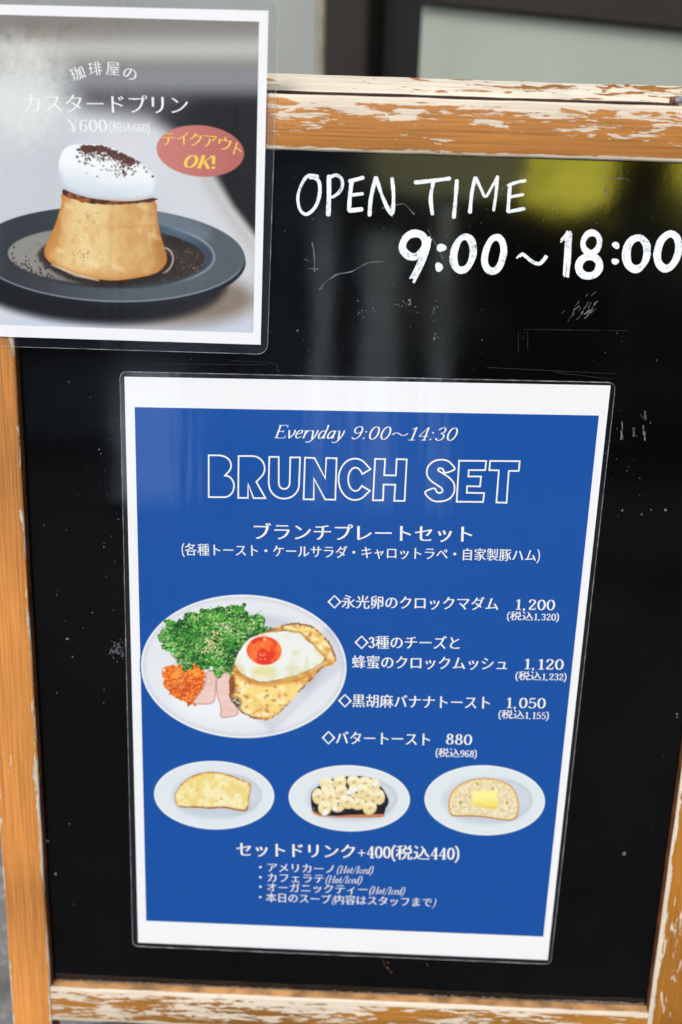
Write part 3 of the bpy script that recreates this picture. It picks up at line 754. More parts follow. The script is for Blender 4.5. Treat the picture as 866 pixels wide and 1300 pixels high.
# --- dish photographs
BL = (17, 78, 161)
def put_kale(c, sd0=1):
    X, Y = c.X, c.Y; d = np.full(X.shape, 1e9)
    for x, y, r in ((217, 804, 14), (228, 815, 18), (240, 808, 22), (246, 785, 14), (262, 797, 24), (283, 790, 20), (302, 785, 14), (300, 805, 26), (322, 797, 16), (333, 800, 9), (275, 820, 26), (255, 832, 18), (238, 828, 16), (285, 840, 18), (297, 835, 16), (305, 825, 16), (262, 842, 12)):
        d = np.minimum(d, np.hypot(X - x, Y - y) - r)
    ed = d + (vn(X, Y, 9, seed=sd0 + 3, oct=2) - .5) * 21 + (vn(X, Y, 2.6, seed=sd0 + 6, oct=2) - .5) * 5
    m = 1 - ss(ed, -.8, .8)
    n1 = vn(X, Y, 9, seed=sd0, oct=3); n2 = vn(X, Y, 4, seed=sd0 + 8, oct=3); n3 = 1 - np.abs(vn(X, Y, 6, seed=sd0 + 5, oct=3) - .5) * 5
    g = mixc((24, 72, 28), (72, 158, 52), ss(n1, .34, .56)); g = mixc(g, (156, 206, 98), ss(n2 * .6 + np.clip(n3, 0, 1) * .4, .50, .82) * .8); q_ = np.abs(vn(X, Y, 5, seed=sd0 + 15, oct=3) - .5); g = mixc(g, (12, 44, 24), (1 - ss(q_, .0, .045)) * .65)
    g = mixc(g, (10, 28, 26), ss(n1 + n2 * .5, .62, .42) * .8)
    dk = np.minimum(np.hypot((X - 297) / 1.1, (Y - 832) / 1.0) - 12, np.hypot(X - 313, Y - 812) - 7); g = mixc(g, (12, 34, 32), (1 - ss(dk, -4, 5)) * ss(n2, .3, .5) * .9)
    g = mixc(g, (190, 220, 160), ss(n2, .72, .84) * .7)
    c.put(m, g)
    r = np.random.default_rng(55)
    ins = np.argwhere(ed < -1.0); lf = vn(X, Y, 12, seed=91, oct=2)
    pal = np.array([(26, 70, 30), (52, 126, 46), (84, 164, 62), (124, 192, 84), (164, 210, 118), (200, 226, 168)], float)
    for k in range(1500):
        i, j = ins[r.integers(len(ins))]; x, y = X[i, j], Y[i, j]; q = np.clip(lf[i, j] * 6.6 - .9 + .5 + r.normal() * .8, 0, 5)
        if (x - 300) ** 2 / 300 + (y - 832) ** 2 / 150 < 1: q = min(q, 1.6) if r.uniform() < .8 else q
        a = r.uniform(0, 6.28); R0 = r.uniform(1.2, 3.0); n_ = 5; cc = pal[int(q)] * r.uniform(.85, 1.1)
        arcp = [(x + R0 * math.cos(a + .38 * t), y + R0 * .8 * math.sin(a + .38 * t)) for t in range(n_)]
        if k % 2: c.dots([(u + .7, v + .9) for u, v in arcp], [.75] * n_, (18, 48, 26))
        c.dots(arcp, [r.uniform(.45, .95)] * n_, cc)
    r = np.random.default_rng(5)
    p = [(270 + r.normal() * 8 + k * .0, 818 + r.normal() * 8) for k in range(34)]; p = [(x, y - (x - 270) * .9) for x, y in p]
    c.dots(p, r.uniform(.6, 1.5, 34), (232, 212, 170))
    c.dots([(x + 3, y + 2) for x, y in p[:14]], r.uniform(.5, 1.0, 14), (206, 160, 84))
def big_plate():
    c = Canvas(176, 443, 752, 940, .8, BL); X, Y = c.X, c.Y
    e = sde(X, Y, 309.5, 846, 130.5, 91, .02)
    pm = 1 - ss(e, -.7, .7)
    base = mixc((226, 228, 234), (205, 208, 218), ss(sde(X, Y, 318, 838, 96, 60, .02), 6, -8)); base = mixc(base, (196, 200, 210), ss(e, -9, -3) * (1 - ss(e, -3, -1)) * .5)
    base = mixc(base, (236, 238, 243), 1 - ss(sde(X, Y, 300, 880, 80, 34), -10, 16)); base = mixc(base, (242, 243, 240), ss(e, -3, -.8))
    base = mixc(base, (196, 198, 204), np.exp(-((sde(X, Y, 315, 850, 104, 66, .02)) / 3.5) ** 2) * .35 * ss(Y, 860, 780))
    c.put(pm, base)
    # soft shade under the food
    c.put((1 - ss(sdp(X, Y, [(295, 870), (345, 925), (400, 870), (432, 845), (420, 800)]), 0, 10)) * .22 * pm, (150, 150, 165))
    # shredded carrot
    n = vn(X, Y, 5, seed=21, oct=3); d = sdp(X, Y, [(207, 850), (222, 845), (245, 842), (258, 850), (260, 868), (256, 884), (246, 895), (236, 893), (222, 884), (210, 872), (206, 860)], 3) + (n - .5) * 7
    str_ = np.sin((X * .6 + Y * 1.1) * .9 + n * 14)
    cc = mixc((214, 78, 20), (250, 150, 48), ss(str_ + (n - .5), -.7, .7)); cc = mixc(cc, (252, 166, 62), (1 - ss(sde(X, Y, 235, 857, 19, 9, -.1), -3, 3)) * .8)
    cc = mixc(cc, (170, 44, 14), ss(vn(X, Y, 3, seed=9), .7, .9) * .6 * ss(Y, 858, 872)); c.put(1 - ss(d, -.8, .8), cc)
    r = np.random.default_rng(66)
    for k in range(85):
        x, y = 234 + r.normal() * 11, 872 + r.normal() * 9; a = r.uniform(0, 3.14); bnd = r.uniform(-.25, .25); L = r.uniform(4, 11)
        pts = [(x + L * (t / 8 - .5) * math.cos(a + bnd * t / 3), y + L * (t / 8 - .5) * math.sin(a + bnd * t / 3)) for t in range(9)]
        if sdp(np.array([x]), np.array([y]), [(207, 850), (222, 845), (258, 850), (260, 868), (246, 893), (236, 891), (222, 882), (210, 870)])[0] > 0: continue
        c.dots([(u + .5, v + .8) for u, v in pts], [.7] * 9, (178, 56, 18)); c.dots(pts, [r.uniform(.45, .8)] * 9, ((244, 132, 48), (250, 160, 84), (230, 104, 34))[k % 3])
    # ham
    for P in ([(262, 853), (274, 852), (274, 880), (270, 893), (248, 894), (246, 889), (257, 874), (261, 862)], [(276, 855), (292, 853), (293, 870), (298, 890), (303, 906), (290, 911), (280, 910), (280, 898), (275, 880)]):
        d = sdp(X, Y, P, 3); h = mixc((226, 186, 176), (240, 212, 204), vn(X, Y, 10, 2.2, seed=4, oct=2)); h = mixc(h, (190, 138, 128), ss(d, -2.2, -.2)); c.put(1 - ss(d, -.6, .6), h)
    put_kale(c)
    # toast with melted cheese
    T = [(280 + x / 5.41, 780 + y / 5.41) for x, y in [(75, 400), (58, 480), (76, 600), (170, 690), (290, 727), (355, 716), (440, 645), (545, 530), (640, 435), (700, 365), (790, 338), (775, 240), (722, 160), (620, 75), (480, 63), (330, 108), (200, 180), (110, 300)]]
    d = sdp(X, Y, T, 3) + (vn(X, Y, 4, seed=12, oct=2) - .5) * 2.4
    n = vn(X, Y, 14, 10, seed=14, oct=4); n2 = vn(X, Y, 8, 6, seed=15, oct=3)
    t = mixc((226, 168, 84), (244, 216, 132), ss(n, .30, .56)); t = mixc(t, (251, 238, 190), ss(n2, .46, .68) * .85); t = mixc(t, (176, 96, 36), ss(vn(X, Y, 9, 6, seed=77, oct=3), .56, .72) * .6)
    t = mixc(t, (128, 66, 26), ss(d, -3.6, -.4) * ss(n2, .35, .6) * .9); t = mixc(t, (70, 34, 20), (1 - ss(np.hypot(X - 298, Y - 893), 4, 12)) * .8)
    t = mixc(t, (120, 62, 24), (1 - ss(np.hypot((X - 294) / 6, (Y - 870) / 16), .5, 1.1)) * .8)
    t = mixc(t, (196, 118, 40), np.exp(-((sdp(X, Y, [(280 + x / 5.41, 780 + y / 5.41) for x, y in ((600, 180), (700, 300), (760, 330), (650, 390), (560, 440), (300, 480), (180, 450), (110, 400), (90, 350), (200, 160), (420, 105))], 2)) / 3.0) ** 2) * .6)
    c.put(1 - ss(d, -.7, .7), t)
    r = np.random.default_rng(3); c.dots([(297 + r.normal() * 4 + k * .25, 889 + r.normal() * 4 + k * .45) for k in range(18)], r.uniform(.5, 1.3, 18), (206, 204, 200))
    # fried egg
    E_ = [(280 + x / 5.41, 780 + y / 5.41) for x, y in [(97, 330), (130, 250), (200, 170), (300, 125), (420, 115), (540, 125), (600, 180), (690, 260), (716, 300), (690, 342), (600, 385), (500, 430), (400, 447), (280, 466), (180, 432), (120, 390)]]
    d = sdp(X, Y, E_, 3) + (vn(X, Y, 8, seed=40) - .5) * 1.5
    w_ = mixc((236, 238, 232), (224, 222, 196), ss(vn(X, Y, 14, seed=17, oct=2), .45, .7)); w_ = mixc(w_, (222, 206, 100), (1 - ss(sde(X, Y, 335, 852, 14, 5, -.1), -3, 6)) * .5)
    w_ = mixc(w_, (226, 204, 110), ss(d, -7, -1) * (vn(X, Y, 6, seed=19) > .5) * .5); w_ = mixc(w_, (150, 110, 50), ss(d, -1.4, .2) * .7); w_ = mixc(w_, (250, 251, 250), (1 - ss(sde(X, Y, 312, 815, 12, 14, -.5), -4, 6)) * .6)
    c.put((1 - ss(d, -1, 3.5)) * .35, (120, 70, 30)); c.put(1 - ss(d, -.6, .6), w_)
    d = sde(X, Y, 335.5, 826, 22.3, 18.2, .1); y_ = mixc((246, 112, 46), (226, 56, 26), ss(vn(X, Y, 9, seed=22, oct=2), .4, .65)); y_ = mixc(y_, (250, 128, 66), ss(X, 345, 356) * .7)
    c.put(1 - ss(d, -1.3, 1.0), y_)
    r = np.random.default_rng(8); c.dots([(331 + r.normal() * 6, 831 + r.normal() * 4) for k in range(16)], r.uniform(.4, .9, 16), (252, 190, 160)); c.dots([(336, 812), (333, 819)], [1.4, .8], (255, 220, 200))
    keep = (np.minimum(e, np.hypot(X - 214, Y - 802) - 16) < 1.2)
    return c, keep
def small_plate(cx, cy, rx, ry, which):
    c = Canvas(cx - rx - 2, cx + rx + 2, cy - ry - 2, cy + ry + 2, .6, BL); X, Y = c.X, c.Y
    e = sde(X, Y, cx, cy, rx, ry, .03); pm = 1 - ss(e, -.6, .6)
    b = mixc((222, 228, 233), (206, 212, 222), ss(sde(X, Y, cx + 2, cy, rx * .74, ry * .68), 4, -4)); b = mixc(b, (240, 240, 236), ss(e, -2.6, -.6))
    b = mixc(b, (184, 190, 196), np.exp(-(sde(X, Y, cx + 4, cy, rx * .72, ry * .64) / 1.8) ** 2) * ss(X, cx, cx + rx * .6) * .6); b = mixc(b, (186, 196, 210), (1 - ss(sde(X, Y, cx + 4, cy + 14, rx * .6, ry * .30), -6, 8)) * .5)
    c.put(pm, b)
    if which == 'cheese':
        T = [(190 + x / 5.25, 960 + y / 5.25) for x, y in [(170, 250), (172, 310), (200, 340), (330, 345), (400, 352), (500, 346), (600, 366), (655, 355), (665, 270), (676, 190), (600, 150), (510, 118), (400, 104), (300, 125), (220, 175)]]
        d = sdp(X, Y, T, 3); n = vn(X, Y, 8, seed=31, oct=3); n2 = vn(X, Y, 3.2, seed=32, oct=2)
        t = mixc((238, 214, 130), (246, 234, 184), ss(n, .35, .65)); t = mixc(t, (240, 202, 104), ss(X, cx + 10, cx - 50) * ss(n2, .35, .75) * .6); t = mixc(t, (222, 206, 150), ss(vn(X, Y, 1.8, seed=36, oct=2), .5, .8) * .5); t = mixc(t, (196, 120, 44), ss(d, -3.5, -.3) * ss(n2, .3, .6) * .9); t = mixc(t, (130, 64, 24), ss(d + (Y > cy + 14) * 1.5, -1.6, .2) * .6)
        c.put(1 - ss(d, -.6, .6), t); c.dots([(250, 1003), (281, 1014), (276, 1017), (262, 992), (270, 1000), (259, 1013)], [1.1, 1.2, .8, .7, .8, .8], (170, 160, 90))
    elif which == 'banana':
        T = [(360 + x / 5.25, 960 + y / 5.25) for x, y in [(185, 250), (190, 350), (240, 390), (400, 400), (640, 405), (680, 350), (700, 290), (640, 190), (560, 140), (430, 135), (300, 160), (220, 210)]]
        d = sdp(X, Y, T, 3); c.put(1 - ss(d, -.6, .6), mixc((24, 22, 28), (110, 110, 124), ss(vn(X, Y, 2.5, seed=41, oct=2), .66, .86)))
        P = [(360 + x / 5.25, 960 + y / 5.25) for x, y in [(190, 360), (240, 384), (320, 402), (420, 392), (640, 386), (668, 390), (655, 408), (400, 410), (250, 402), (200, 382)]]
        c.put(1 - ss(sdp(X, Y, P, 2), -.6, .6), (200, 126, 88))
        for x, y in ((290, 190), (375, 175), (470, 172), (540, 180), (600, 200), (230, 268), (300, 235), (385, 240), (480, 235), (560, 262), (635, 272), (310, 275), (275, 345), (360, 330), (425, 305), (495, 318), (575, 345), (520, 235)):
            px, py = 360 + x / 5.25, 960 + y / 5.25; d = sde(X, Y, px, py, 9.2 + (x % 7) * .15, 8.4 - (y % 5) * .25, (x % 9) * .3)
            k = mixc((234, 216, 160), (248, 238, 204), ss(Y - py, 3, -5)); k = mixc(k, (196, 166, 104), ss(d, -1.8, .3) * ss(Y - py, -2, 5) * .6); k = mixc(k, (226, 204, 150), ss(vn(X, Y, 2.2, seed=int(px)), .5, .8) * .5); c.put(1 - ss(d, -.7, .7), k)
            c.dots([(px + .4, py), (px - 1.2, py + .9), (px + 1.6, py - .6)], [1.1, .7, .6], (190, 160, 108), 1.0)
        c.dots([(443, 1006), (448, 1004), (426, 1026), (414, 1030), (412, 1033), (452, 1003), (437, 1013), (476, 996)], [3.0, 2.6, 3, 3, 2.5, 2, 2.4, 2.6], (242, 242, 246), 1.2)
        c.dots([(453, 1006), (430, 1020), (441, 1001)], [1.3, 1.1, .9], (70, 50, 66))
    else:
        T = [(535 + x / 5.25, 960 + y / 5.25) for x, y in [(182, 300), (185, 370), (220, 402), (330, 402), (430, 410), (520, 425), (600, 430), (640, 400), (650, 310), (615, 215), (560, 175), (480, 150), (370, 148), (270, 180), (205, 235)]]
        d = sdp(X, Y, T, 3); n = vn(X, Y, 3.0, seed=51, oct=3); t = mixc((226, 206, 160), (240, 228, 194), ss(n, .35, .65)); t = mixc(t, (232, 186, 110), ss(d, -3.2, -1)); t = mixc(t, (170, 96, 48), ss(d + (Y > cy + 16) * .8, -1.4, .2) * .8)
        c.put(1 - ss(d, -.6, .6), t)
        c.dots([(585, 1019), (596.5, 1012), (606, 995), (626, 1001), (644, 1019), (590, 1025), (640, 1004), (575, 1022)], [2.6, 1.4, 1.8, 1.8, 2.0, 1.2, 1.0, 1.0], (190, 170, 110), 1)
        B = [(535 + x / 5.25, 960 + y / 5.25) for x, y in ((342, 235), (500, 228), (512, 330), (485, 356), (340, 326))]
        d = sdp(X, Y, B); k = mixc((250, 240, 150), (238, 216, 96), ss(Y, 1010, 1028)); k = mixc(k, (222, 196, 84), ss(Y - (X - 600) * .08, 1021.5, 1023) * .7); c.put(1 - ss(d, -1.2, 1), k)
    return c, e < 1.0
DZ = PZ + .05
c, k = big_plate(); c.mesh('dish_photo', pl, DZ, poster, k)['label'] = 'printed photo of fried egg toast, kale, carrot and ham on a white plate'
for (cx, cy, rx, ry, wh, lb) in ((272, 1009.5, 76.3, 43.5, 'cheese', 'printed photo of cheese toast on an oval plate'), (443.5, 1013.5, 77, 42, 'banana', 'printed photo of banana toast on an oval plate'), (615.5, 1016, 76.5, 44.5, 'butter', 'printed photo of buttered toast on an oval plate')):
    c, k = small_plate(cx, cy, rx, ry, wh); c.mesh('dish_photo', pl, DZ, poster, k)['label'] = lb

# ================================================================== the pudding card, hung over the frame
CZ = 9.2
def clamp_left(p): return p
cb = pl(150, 445, CZ) / 1000
card = empty_on_leaf('pudding_card', (float(cb[0]), float(cb[1]), .0092))
tag(card, 'laminated pudding price card over the upper left corner of the frame', 'card')
card['base'] = [float(cb[0]), float(cb[1]), .0092]
cf = rounded([pl(*p, CZ)[:2] for p in ((-170, -12), (354.5, -1), (340, 450), (-190, 434))], 7)
slab('laminate', cf, CZ - .4, CZ + .75, M['film'], card, M['film_edge']); ringstrip('laminate_edge', cf, .4, CZ + .78, M['film_edge'], card)
slab('paper_sheet', [pl(*p, CZ)[:2] for p in ((-158, 2), (341, 13.5), (331, 437.6), (-176, 421.7))], CZ - .05, CZ + .15, M['paper'], card)
def pudding():
    # canvas in skewed pixels: edges follow the print's sides
    c = Canvas(0, 1, 0, 1, .0021, (150, 150, 150)); s_, t_ = c.X, c.Y
    # print corners (photograph): TL TR BR BL
    TL, TR, BR, BL_ = np.array((-146., 14.6)), np.array((329., 27.5)), np.array((321.6, 422.5)), np.array((-162., 407.2))
    P = (1 - t_)[..., None] * ((1 - s_)[..., None] * TL + s_[..., None] * TR) + t_[..., None] * ((1 - s_)[..., None] * BL_ + s_[..., None] * BR)
    c.X, c.Y = P[..., 0], P[..., 1]; X, Y = c.X, c.Y
    # background: pale bands above with laminate glare painted in, dark room to the right, white table
    c.C = mixc((132, 128, 122), (186, 184, 178), np.exp(-((Y - 62) / 17) ** 2)); c.put(ss(Y, 78, 96), (136, 137, 142)); c.put(ss(Y, 100, 132), (84, 84, 88)); 
    c.put(ss(Y, 108, 150) * ss(X, 170, 250), (28, 26, 27))
    c.put((1 - ss(X, 50, 125)) * ss(Y, 60, 150) * .85, (186, 190, 196))
    edge = sdp(X, Y, [(-400, 60), (20, 112), (110, 142), (190, 154), (238, 182), (264, 210), (295, 262), (328, 305), (340, 320), (340, 480), (-400, 480)])
    soft = 26 - 18 * ss(X, 130, 320); tb = ss(-edge, -soft, soft * .6)
    c.put(ss(X, 235, 262) * ss(Y, 118, 140), (22, 20, 21)); c.put(tb, mixc((196, 200, 206), (216, 216, 222), vn(X, Y, 90, seed=2)))
    c.put(ss(Y, 385, 425) * (X < 400), (200, 208, 226)); c.put(np.exp(-((edge + 10) / 10) ** 2) * .25 * ss(X, 200, 260), (150, 138, 124))
    # laminate's sky and tree glare, painted into the print at the upper left
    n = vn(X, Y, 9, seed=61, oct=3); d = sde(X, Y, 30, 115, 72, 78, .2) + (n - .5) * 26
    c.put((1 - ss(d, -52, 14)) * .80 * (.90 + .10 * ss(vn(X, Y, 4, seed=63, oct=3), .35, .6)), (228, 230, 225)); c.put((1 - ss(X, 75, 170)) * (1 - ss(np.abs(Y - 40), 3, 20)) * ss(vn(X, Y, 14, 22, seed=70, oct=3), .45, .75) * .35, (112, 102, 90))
    # shadow of the plate
    c.put((1 - ss(sde(X, Y, 205, 378, 118, 36, .02), -16, 16)) * .75, (112, 94, 76)); c.put((1 - ss(sde(X, Y, 120, 352, 166, 58, .05), -8, 9)) * .97, (12, 14, 19))
    c.put((1 - ss(sde(X, Y, 120, 352, 166, 58, .05), -8, 9)) * ss(X, 180, 270) * .35, (60, 44, 34))
    # plate: rim, wall, well
    PX, PY = 140, 323
    d0 = sde(X, Y, PX, PY + 5, 172, 61, .035); c.put(1 - ss(d0, -1, 1), (22, 26, 32))
    d1 = sde(X, Y, PX, PY, 171, 60.5, .035)
    rim = mixc((50, 54, 59), (84, 92, 100), ss(X + Y * .3, 90, 300)); rim = mixc(rim, (120, 134, 150), (1 - ss(sde(X, Y, 225, 285, 44, 16, .35), -10, 10)) * .6); rim = mixc(rim, (58, 64, 70), ss(-X, -60, 30) * .6)
    rim = mixc(rim, (152, 160, 168), ss(d1, -3, -1) * ss(Y, 330, 350) * .7); c.put(1 - ss(d1, -1, 1), rim)
    d2 = sde(X, Y, 137, 322, 135, 44, .035); wall = mixc((50, 56, 64), (96, 120, 150), ss(X, 150, 250) * ss(-Y, -330, -280)); wall = mixc(wall, (60, 72, 90), ss(X, 240, 275)); c.put(1 - ss(d2, -2, 2), wall)
    c.put(np.exp(-((d2 + 0) / 1.6) ** 2) * ss(X, 200, 262) * .7, (160, 172, 180))
    d3 = sde(X, Y, 135, 325, 125, 37, .03); sauce = mixc((142, 140, 135), (52, 42, 34), ss(X + (vn(X, Y, 18, seed=6) - .5) * 30, 90, 150)); sauce = mixc(sauce, (96, 90, 84), ss(Y, 340, 362) * (1 - ss(X, 100, 170)) * .7)
    sauce = mixc(sauce, (34, 26, 22), (1 - ss(sde(X, Y, 232, 305, 22, 12, .3), -8, 6)) * .7); sauce = mixc(sauce, (120, 100, 76), ss(vn(X, Y, 5, seed=9, oct=2), .68, .85) * .4); c.put(1 - ss(d3, -1.5, 1.5), sauce)
    r = np.random.default_rng(12)
    pp = [(r.uniform(6, 118), 345 + r.normal() * 9) for k in range(210)]; pp = [(x, y - (60 - x) * .16 if x < 60 else y) for x, y in pp]
    c.dots(pp, r.uniform(.3, 1.5, 210), (60, 50, 46), .8); c.dots([(r.uniform(120, 262), r.uniform(318, 362)) for k in range(120)], r.uniform(.3, .8, 120), (150, 132, 108))
    # pudding
    Pd = [(83, 243), (79, 256), (72, 280), (64, 300), (56, 318), (62, 332), (84, 344), (108, 352), (128, 355), (150, 356), (178, 352), (200, 346), (211, 334), (211, 322), (204, 298), (199, 272), (195, 252), (150, 250)]
    c.put((1 - ss(sdp(X, Y, [(54, 316), (60, 338), (110, 360), (170, 360), (214, 345), (216, 326), (120, 300)], 3), -2, 5)) * .8, (38, 24, 18))
    d = sdp(X, Y, Pd, 2); u = (X - 60 - (356 - Y) * .18) / (150 - (356 - Y) * .33)
    b = mixc((198, 140, 74), (226, 194, 134), ss(u, .0, .16)); b = mixc(b, (206, 160, 96), ss(u, .48, .8)); b = mixc(b, (176, 122, 62), ss(u, .86, 1.02)); b = mixc(b, (236, 212, 158), np.exp(-((u - .3) / .14) ** 2) * .6)
    n = vn(X, Y, 12, 20, seed=33, oct=3); b = mixc(b, (240, 214, 156), ss(n, .50, .80) * .4); b = mixc(b, (208, 146, 76), ss(n, .45, .25) * .3); b = mixc(b, (196, 118, 44), ss(d, -6, -1) * .5); b = mixc(b, (196, 134, 70), ss(Y, 335, 356) * .5)
    b = mixc(b, (196, 128, 60), np.exp(-((Y - 288 + (X - 160) * .05) / 2.0) ** 2) * ss(X, 140, 160) * .35)
    c.put(1 - ss(d, -.8, .8), b)
    pp = [(r.uniform(74, 165), r.uniform(268, 340)) for k in range(110)]; c.dots(pp, r.uniform(.2, .5, 110), (168, 116, 70), .7)
    c.dots([(103 + r.normal() * 6, 323 + r.normal() * 3) for k in range(26)], r.uniform(.3, .7, 26), (150, 92, 66)); c.dots([(98 + r.normal() * 3, 300 + r.normal() * 9) for k in range(18)], r.uniform(.3, .6, 18), (168, 112, 76)); c.dots([(114 + r.normal() * 3, 277 + r.normal() * 4) for k in range(14)], r.uniform(.3, .7, 14), (150, 98, 66))
    for hx_, hy_, hr_ in ((88, 262, 8), (196, 300, 9), (150, 340, 10), (180, 262, 7), (120, 336, 8), (76, 318, 7)):
        c.put((1 - ss(sde(X, Y, hx_, hy_, hr_, 3, .5), -3, 3)) * .35 * (1 - ss(d, -3, 0)), (250, 236, 204))
    c.put((1 - ss(np.abs(X - 141 + (Y - 300) * .05), 1, 7)) * .22 * (1 - ss(d, -3, 0)), (196, 146, 80))
    c.put(np.exp(-(sdp(X, Y, [(66, 336), (96, 350), (125, 356), (96, 348.5)]) / 1.1) ** 2) * .7, (236, 226, 214))
    c.put(np.exp(-(sde(X, Y, 205, 331, 14, 17, .5) / 1.2) ** 2) * ss(X, 203, 212) * .85, (206, 200, 186))
    # caramel band, cream, cocoa
    cm = sdp(X, Y, [(80, 240), (92, 244), (115, 250), (150, 254), (194, 251), (195, 256), (150, 259.5), (118, 259), (96, 254), (81, 247)], 2) + (vn(X, Y, 5, seed=18) - .5) * 2
    c.put(1 - ss(cm, -.8, 1), mixc((78, 36, 24), (150, 84, 44), ss(vn(X, Y, 6, seed=7), .5, .8)))
    Cr = [(76, 222), (75, 205), (81, 190), (92, 184), (112, 183), (130, 184), (150, 191), (170, 203), (188, 215), (198, 224), (200, 238), (194, 250), (172, 255), (148, 255), (118, 252), (92, 245), (80, 236)]
    d = sdp(X, Y, Cr, 3); k = mixc((242, 244, 246), (208, 216, 226), ss(Y + (X - 130) * -.15, 205, 256)); k = mixc(k, (180, 190, 204), ss(d, -7, -.5) * ss(Y, 200, 250) * .6); k = mixc(k, (236, 240, 240), (1 - ss(sde(X, Y, 150, 222, 30, 14), -8, 8)) * .4); k = mixc(k, (222, 200, 160), np.exp(-((d + 1.4) / 1.1) ** 2) * ss(Y, 246, 252) * .6)
    c.put(1 - ss(d, -.9, .9), k)
    pts = []; rad = []
    while len(pts) < 900:
        t = r.uniform(); x = 104 + 66 * t; y = 185 + 22 * max(0, t - .35) ** 1.2 * 1.4; dn = abs(r.normal()) * (5.5 if r.uniform() < .62 else 13)
        x += r.normal() * 3.5; y += dn
        if y > 232 or (x < 95): continue
        pts.append((x, y)); rad.append(r.uniform(.5, 1.5) if dn < 8 else r.uniform(.35, 1.1))
    inside = sdp(np.array([p[0] for p in pts]), np.array([p[1] for p in pts]), Cr, 3) < 1
    for cc_, sl in (((66, 36, 32), slice(0, 640)), ((96, 58, 50), slice(640, 900))):
        c.dots([p for p, i in zip(pts[sl], inside[sl]) if i], [q for q, i in zip(rad[sl], inside[sl]) if i], cc_)
    c.dots([(157, 219), (158, 223), (156, 216), (160, 221), (183, 213), (186, 218), (194, 224), (99, 190), (98, 199), (101, 205)], [2, 1.4, 1.2, 1.3, 1.2, 1.3, 1.5, 1.8, 1.7, 1.3], (74, 42, 38))
    # salmon bubble
    d = sde(X, Y, 254.4, 191.6, 55.7, 32.6, .09); c.put(1 - ss(d, -.8, .8), mixc((198, 124, 116), (182, 104, 98), ss(X, 200, 310)))
    c.C += (vn(X, Y, 1.7, seed=90)[..., None] - .5) * 5
    return c
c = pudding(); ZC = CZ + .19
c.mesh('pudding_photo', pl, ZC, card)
wz = ZC + .03
write('card_line', 'カスタードプリン', (31, 141), (239, 144), 26.5, W_, card, wz, bold=(.012, -.014))
for ch, x, y, a in (('珈', 93, 103.5, 20), ('琲', 113.6, 96, 7), ('屋', 134.5, 94, -4), ('の', 155, 97.5, -20)):
    q = R_(a); write('card_line', ch, (x, y), (x + 17.5 * math.cos(q), y - 17.5 * math.sin(q)), 19.5, W_, card, wz, bold=(.006, -.014))
write('card_line', '¥600', (86.5, 167.5), (136.5, 167.8), 21.5, W_, card, wz, .07, .026)
write('card_line', '(税込660)', (139, 166.3), (190, 168.5), 14.5, W_, card, wz, .07, .03, bold=(.010, -.010))
for ch, x, y, a, e_ in (('テ', 205.5, 184, 0, 17), ('イ', 224.5, 183, -3, 15), ('ク', 240.5, 184.5, -4, 16), ('ア', 258, 186, -6, 17), ('ウ', 276.5, 189, -10, 16.5), ('ト', 295.5, 195.5, -20, 10)):
    q = R_(a); write('card_line', ch, (x, y), (x + e_ * math.cos(q), y - e_ * math.sin(q)), 20, M['yellow_ink'], card, wz, bold=(.006, -.014))
write('card_line', 'OK!', (233.5, 213), (273.5, 214.5), 22, M['yellow_ink'], card, wz, .095, .034, italic=[0, 1])
# strip of clear tape holding it to the top rail
tp = np.array([pl(*p, 9.0)[:2] for p in ((336, 141), (348.5, 142), (347, 176), (334, 175))])
slab('tape', tp, 8.55, 8.78, M['film'], card); ringstrip('tape', tp, .35, 8.8, M['film_edge'], card)

# ================================================================== the place: pavement, shop front behind, street and added far side
def ground_mat():
    b = NB('pavement_surface'); n = b.noise(3, 5, b.coord()); g = b.n('ShaderNodeTexVoronoi', i_Scale=140.0, i_Vector=b.coord()).outputs['Distance']
    base = b.mix(b.smooth(n, .3, .7), (.19, .185, .175, 1), (.30, .29, .275, 1)); base = b.mix(b.smooth(g, .1, .6), base, (.16, .155, .15, 1))
    base = b.mix(b.smooth(b.noise(12, 4, b.coord((1, 1, 1), (7, 3, 0))), .52, .66), base, (.10, .098, .095, 1))
    return b.bsdf(base, .85, b.bump(g, .4, .002))
bm = bmesh.new(); add_box(bm, -60, 60, -70, 60, -.3, 0); tag(bm_obj('ground', bm, ground_mat()), kind='structure')
asph = plain('asphalt', (52, 52, 54), .9, .25, 60, .4)
bm = bmesh.new(); add_box(bm, -60, 60, -9.0, -0.30, .004, .008); tag(bm_obj('road', bm, asph), kind='structure')

# shop front: local x along the wall, local y into the building, turned so its right end comes nearer
front = bpy.data.objects.new('shop_front', None); col.objects.link(front)
front.location = (.0, 0.86, 0); front.rotation_euler = (0, 0, R_(-31))
tag(front, 'grey-green shop front with dark brown door posts and a dark cross beam, behind the sign', 'building')
panel_m = plain('grey_green_panel', (168, 174, 162), .42, .05, 3); panel2_m = plain('grey_panel', (160, 162, 156), .5, .05, 3)
brown_m = plain('dark_bronze_metal', (40, 34, 29), .55, .12, 8); dark_m = plain('black_recess', (18, 16, 15), .6, .1, 8); strip_m = plain('pale_trim', (168, 158, 142), .5, .1, 40)
def fbox(name, mat, *b, bev=.003):
    bm = bmesh.new(); add_box(bm, *b, bev); return bm_obj(name, bm, mat, front)
fbox('wall_panel', panel2_m, -1.9, -.084, .0, .12, .05, 4.6)
fbox('trim_strip', strip_m, -.082, -.0715, -.008, .12, 0, 2.3)
fbox('door_post', brown_m, -.070, -.008, -.012, .12, 0, 2.3)
fbox('door_recess', dark_m, -.006, .054, .02, .12, 0, 2.3)
fbox('door_panel', panel_m, .056, 1.6, .0, .12, .0, .718)
